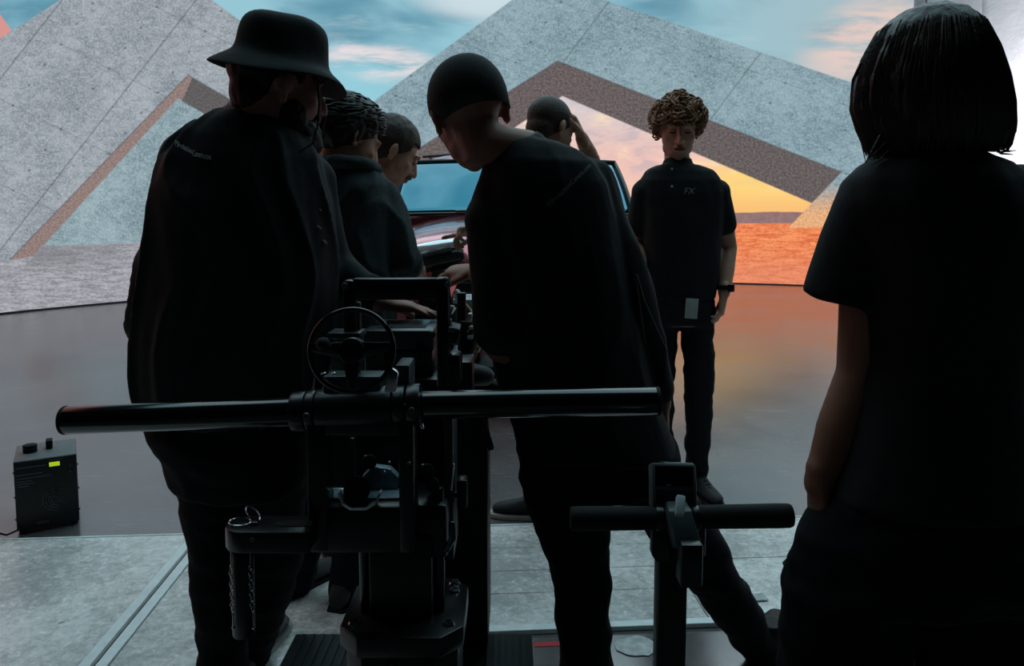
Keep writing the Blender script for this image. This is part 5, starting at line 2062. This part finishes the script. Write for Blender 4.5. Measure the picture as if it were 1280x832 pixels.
def pedestal():
    D = 1.05
    e = thing('steering_pedestal', (W(842, 0, D).x, 1.08, 0), 'black T handled steering pedestal with small monitor on top', 'pedestal')
    bm_ = black_metal()
    z_top = W(0, 655, D).z
    xl, xr = W(825, 760, D).x, W(861, 760, D).x
    B().box((xl, 1.06, 0.02), (xr, 1.10, z_top)).build('column', bm_, e, bevel=0.003)
    B().box((xl + 0.010, 1.0595, 0.03), (xr - 0.010, 1.0605, z_top - 0.15)).build('column_inlay', black_gloss(), e)
    B().box((xl - 0.10, 0.95, 0.0), (xr + 0.10, 1.20, 0.02)).build('foot_plate', bm_, e, bevel=0.004)
    hb = thing_part('t_handle', e, W(848, 646, D))
    A0, A1 = W(713, 648, D), W(822, 647, D)
    B0, B1 = W(864, 646, D), W(989, 644, D)
    for (p, q) in ((A0, A1), (B1, B0)):
        g = B()
        dv = (q - p).normalized()
        g.tube([p, p + dv * 0.004, p + dv * 0.02, q], [M(14, D), M(15.2, D), M(15.5, D), M(14.8, D)], n=28, round_=False)
        g.build('grip', black_rubber(), hb)
    for (xa, xb, r) in ((819, 829, 16.5), (831, 836, 16), (858, 863, 16), (865, 873, 16.5)):
        cyl('handle_collar', bm_, hb, W(xa, 647, D), W(xb, 647, D), M(r, D), 28, 0.002)
    cyl('handle_core', bm_, hb, W(822, 647, D), W(866, 646, D), M(13, D), 24, 0)
    # side plates
    sp = B()
    pts = [(816, 660), (830, 660), (838, 700), (832, 703), (820, 702), (815, 694)]
    P3_ = [W(x, y, D + 0.005) for x, y in pts]
    sp.add(P3_ + [p + Vector((0, 0.02, 0)) for p in P3_], [tuple(range(6)), tuple(range(11, 5, -1))] + [(i, i + 6, (i + 1) % 6 + 6, (i + 1) % 6) for i in range(6)])
    sp.build('side_plate', bm_, e, bevel=0.002)
    pbx('side_plate', bm_, e, 862, 883, 655, 697, D + 0.005, 0.02, 0.003)
    # brake lever curving down in front
    b = B()
    pth = [(846, 626, 1.045), (850, 638, 1.012), (856, 660, 1.000), (862, 684, 0.985)]
    rg = []
    for (x, y, dd), (w, t) in zip(pth, ((13, .010), (15, .012), (16.5, .014), (17, .014))):
        c = W(x, y, dd)
        hw = M(w, dd)
        rg.append([c + Vector((-hw, 0, 0)), c + Vector((hw, 0, 0)), c + Vector((hw, t * 2, -t)), c + Vector((-hw, t * 2, -t))])
    b.rings(rg)
    lv = b.build('brake_lever', mat('dark_teal_lever', (58, 70, 72), 0.45, noise_scale=80, noise_amt=0.15), e, bevel=0.003)
    pbx('lever_head', bm_, e, 851, 880, 681, 736, 0.975, 0.035, 0.004)
    b = B()
    Q = Matrix.Translation(W(850, 632, 0.998)) @ Matrix.Rotation(math.radians(-38), 4, 'X') @ Matrix.Rotation(math.radians(10), 4, 'Y')
    b.box((-0.006, -0.006, -0.014), (0.006, 0.006, 0.014), Q)
    b.build('latch_button', mat('pale_latch', (190, 204, 204), 0.35, metal=0.2), lv, bevel=0.002)
    # monitor
    mo = thing_part('monitor', e, W(842, 605, D))
    Q = Matrix.Translation(W(843, 606, D + 0.01)) @ Matrix.Rotation(math.radians(-22), 4, 'X') @ Matrix.Rotation(math.radians(2), 4, 'Y')
    B().box((-0.033, 0.0, -0.031), (0.033, 0.030, 0.031), Q).build('monitor_case', mat('dark_monitor_case', (84, 94, 96), 0.45), mo, bevel=0.003)
    B().box((-0.028, -0.001, -0.002), (0.028, 0.002, 0.027), Q).build('screen', mat('dark_screen', (8, 9, 10), 0.12), mo, bevel=0.001)
    B().box((-0.028, -0.002, -0.027), (0.028, 0.002, -0.006), Q).build('button_panel', bm_, mo, bevel=0.003)
    for k in range(2):
        B().box((-0.018 + 0.022 * k, 0.010, 0.031), (-0.008 + 0.022 * k, 0.018, 0.034), Q).build('top_button', grey_metal(), mo, bevel=0.001)
    B().box((-0.012, 0.004, 0.0305), (0.030, 0.026, 0.033), Q).build('top_rail', mat('pale_latch', (190, 204, 204), 0.35, metal=0.2), mo, bevel=0.001)
    B().box((-0.026, 0.0, -0.06), (0.026, 0.026, -0.030), Q).build('monitor_neck', bm_, mo, bevel=0.003)


pedestal()

# ------------------------------------------------------------------ power unit on the floor at the left


def power_unit():
    d = 2.9
    c = W(62, 673, d)
    e = thing('power_unit', (c.x, 3.04, 0), 'black portable power unit with green display and fan grille on the floor', 'power unit')
    R = Matrix.Translation((c.x, d, 0.0)) @ Matrix.Rotation(math.radians(31), 4, 'Z')
    w, h, dp = 0.108, 0.300, 0.25
    fm = mat('black_front_panel', (14, 15, 16), 0.5, noise_scale=60, noise_amt=0.2)
    B().box((-w, 0.0, 0.018), (w, dp, h), R).build('housing', mat('grey_painted_steel', (92, 98, 100), 0.5, noise_scale=40, noise_amt=0.1), e, bevel=0.005)
    fp = B().box((-w + 0.001, -0.004, 0.02), (w - 0.001, 0.001, h - 0.003), R).build('front_panel', fm, e, bevel=0.002)
    # display
    dm = bpy.data.materials.new('green_display')
    dm.use_nodes = True
    pr = dm.node_tree.nodes['Principled BSDF']
    pr.inputs['Base Color'].default_value = lin((120, 150, 20))
    pr.inputs['Emission Color'].default_value = lin((176, 205, 30))
    pr.inputs['Emission Strength'].default_value = 0.75
    ds = B().box((0.012, -0.006, 0.262), (0.048, -0.003, 0.279), R).build('display', dm, fp)
    ds['label'] = 'lit yellow green display'
    # fan grille: concentric rings and spokes
    fc = Vector((0.028, -0.006, 0.125))
    gm = mat('grille_grey', (70, 74, 74), 0.45, metal=0.5)
    for r in (0.014, 0.024, 0.034, 0.044):
        b = B()
        b.tube([R @ (fc + Vector((r * math.cos(t), 0, r * math.sin(t)))) for t in [2 * math.pi * i / 32 for i in range(32)]], 0.0018, n=6, closed=True)
        b.build('grille_ring', gm, fp)
    for k in range(8):
        t = math.pi * k / 4 + 0.2
        b = B()
        b.tube([R @ (fc + Vector((0.012 * math.cos(t), 0, 0.012 * math.sin(t)))), R @ (fc + Vector((0.050 * math.cos(t), 0, 0.050 * math.sin(t))))], 0.0015, n=5)
        b.build('grille_spoke', gm, fp)
    # faint printed lines
    pm = mat('faint_print', (84, 88, 88), 0.7)
    for (x0, x1, z) in ((-0.100, 0.002, 0.272), (-0.100, -0.015, 0.243), (-0.100, 0.02, 0.228), (-0.100, -0.05, 0.216), (-0.100, -0.04, 0.206), (-0.098, -0.06, 0.196), (0.01, 0.06, 0.288)):
        B().box((x0, -0.0052, z - 0.0012), (x1, -0.0035, z + 0.0012), R).build('printed_line', pm, fp)
    for (x, z) in ((0.084, 0.255), (0.084, 0.23)):
        cyl('indicator', gm, fp, R @ Vector((x, -0.006, z)), R @ Vector((x, -0.003, z)), 0.004, 10, 0)
    B().box((-0.04, -0.008, 0.035), (0.0, -0.003, 0.045), R).build('socket', gm, fp, bevel=0.001)
    # top fittings
    for k in range(3):
        cyl('stacked_knob', black_rubber(), e, R @ Vector((-0.055, 0.12, h + 0.011 * k)), R @ Vector((-0.055, 0.12, h + 0.009 + 0.011 * k)), 0.026, 20, 0.002)
    B().box((0.0, 0.12, h), (0.024, 0.17, h + 0.036), R).build('top_switch', black_rubber(), e, bevel=0.004)
    for x in (-0.09, 0.09):
        for y in (0.03, 0.24):
            cyl('foot', black_rubber(), e, R @ Vector((x, y, 0.0)), R @ Vector((x, y, 0.02)), 0.012, 14, 0)
    for k in range(3):
        for z in (0.06, 0.15, 0.24):
            pass
    for z in (0.06, 0.15, 0.25):
        cyl('side_screw', gm, e, R @ Vector((w, 0.02, z)), R @ Vector((w + 0.004, 0.02, z)), 0.005, 10, 0)
        cyl('side_screw', gm, e, R @ Vector((-w, 0.02, z)), R @ Vector((-w - 0.004, 0.02, z)), 0.005, 10, 0)
    b = B()
    pc = [R @ Vector((-0.09, -0.01, 0.030)), R @ Vector((-0.14, -0.03, 0.022)), R @ Vector((-0.175, -0.03, 0.040)), R @ Vector((-0.185, -0.035, 0.048)), R @ Vector((-0.20, -0.06, 0.02)), R @ Vector((-0.24, -0.12, 0.006)), R @ Vector((-0.40, -0.20, 0.006))]
    b.tube(pc, 0.004, n=8)
    cb = b.build('power_cable', black_rubber(), e)
    b = B()
    b.add([pc[3] + Vector(v) for v in ((-0.004, -0.005, 0.004), (0.012, -0.005, -0.004), (0.006, -0.012, -0.034), (-0.012, -0.014, -0.03), (-0.002, -0.014, -0.05))], [(0, 1, 2, 3), (2, 4, 3)])
    o = b.build('cable_tag', mat('pale_tag', (206, 190, 186), 0.6), cb)
    o.modifiers.new('t', 'SOLIDIFY').thickness = 0.001


power_unit()
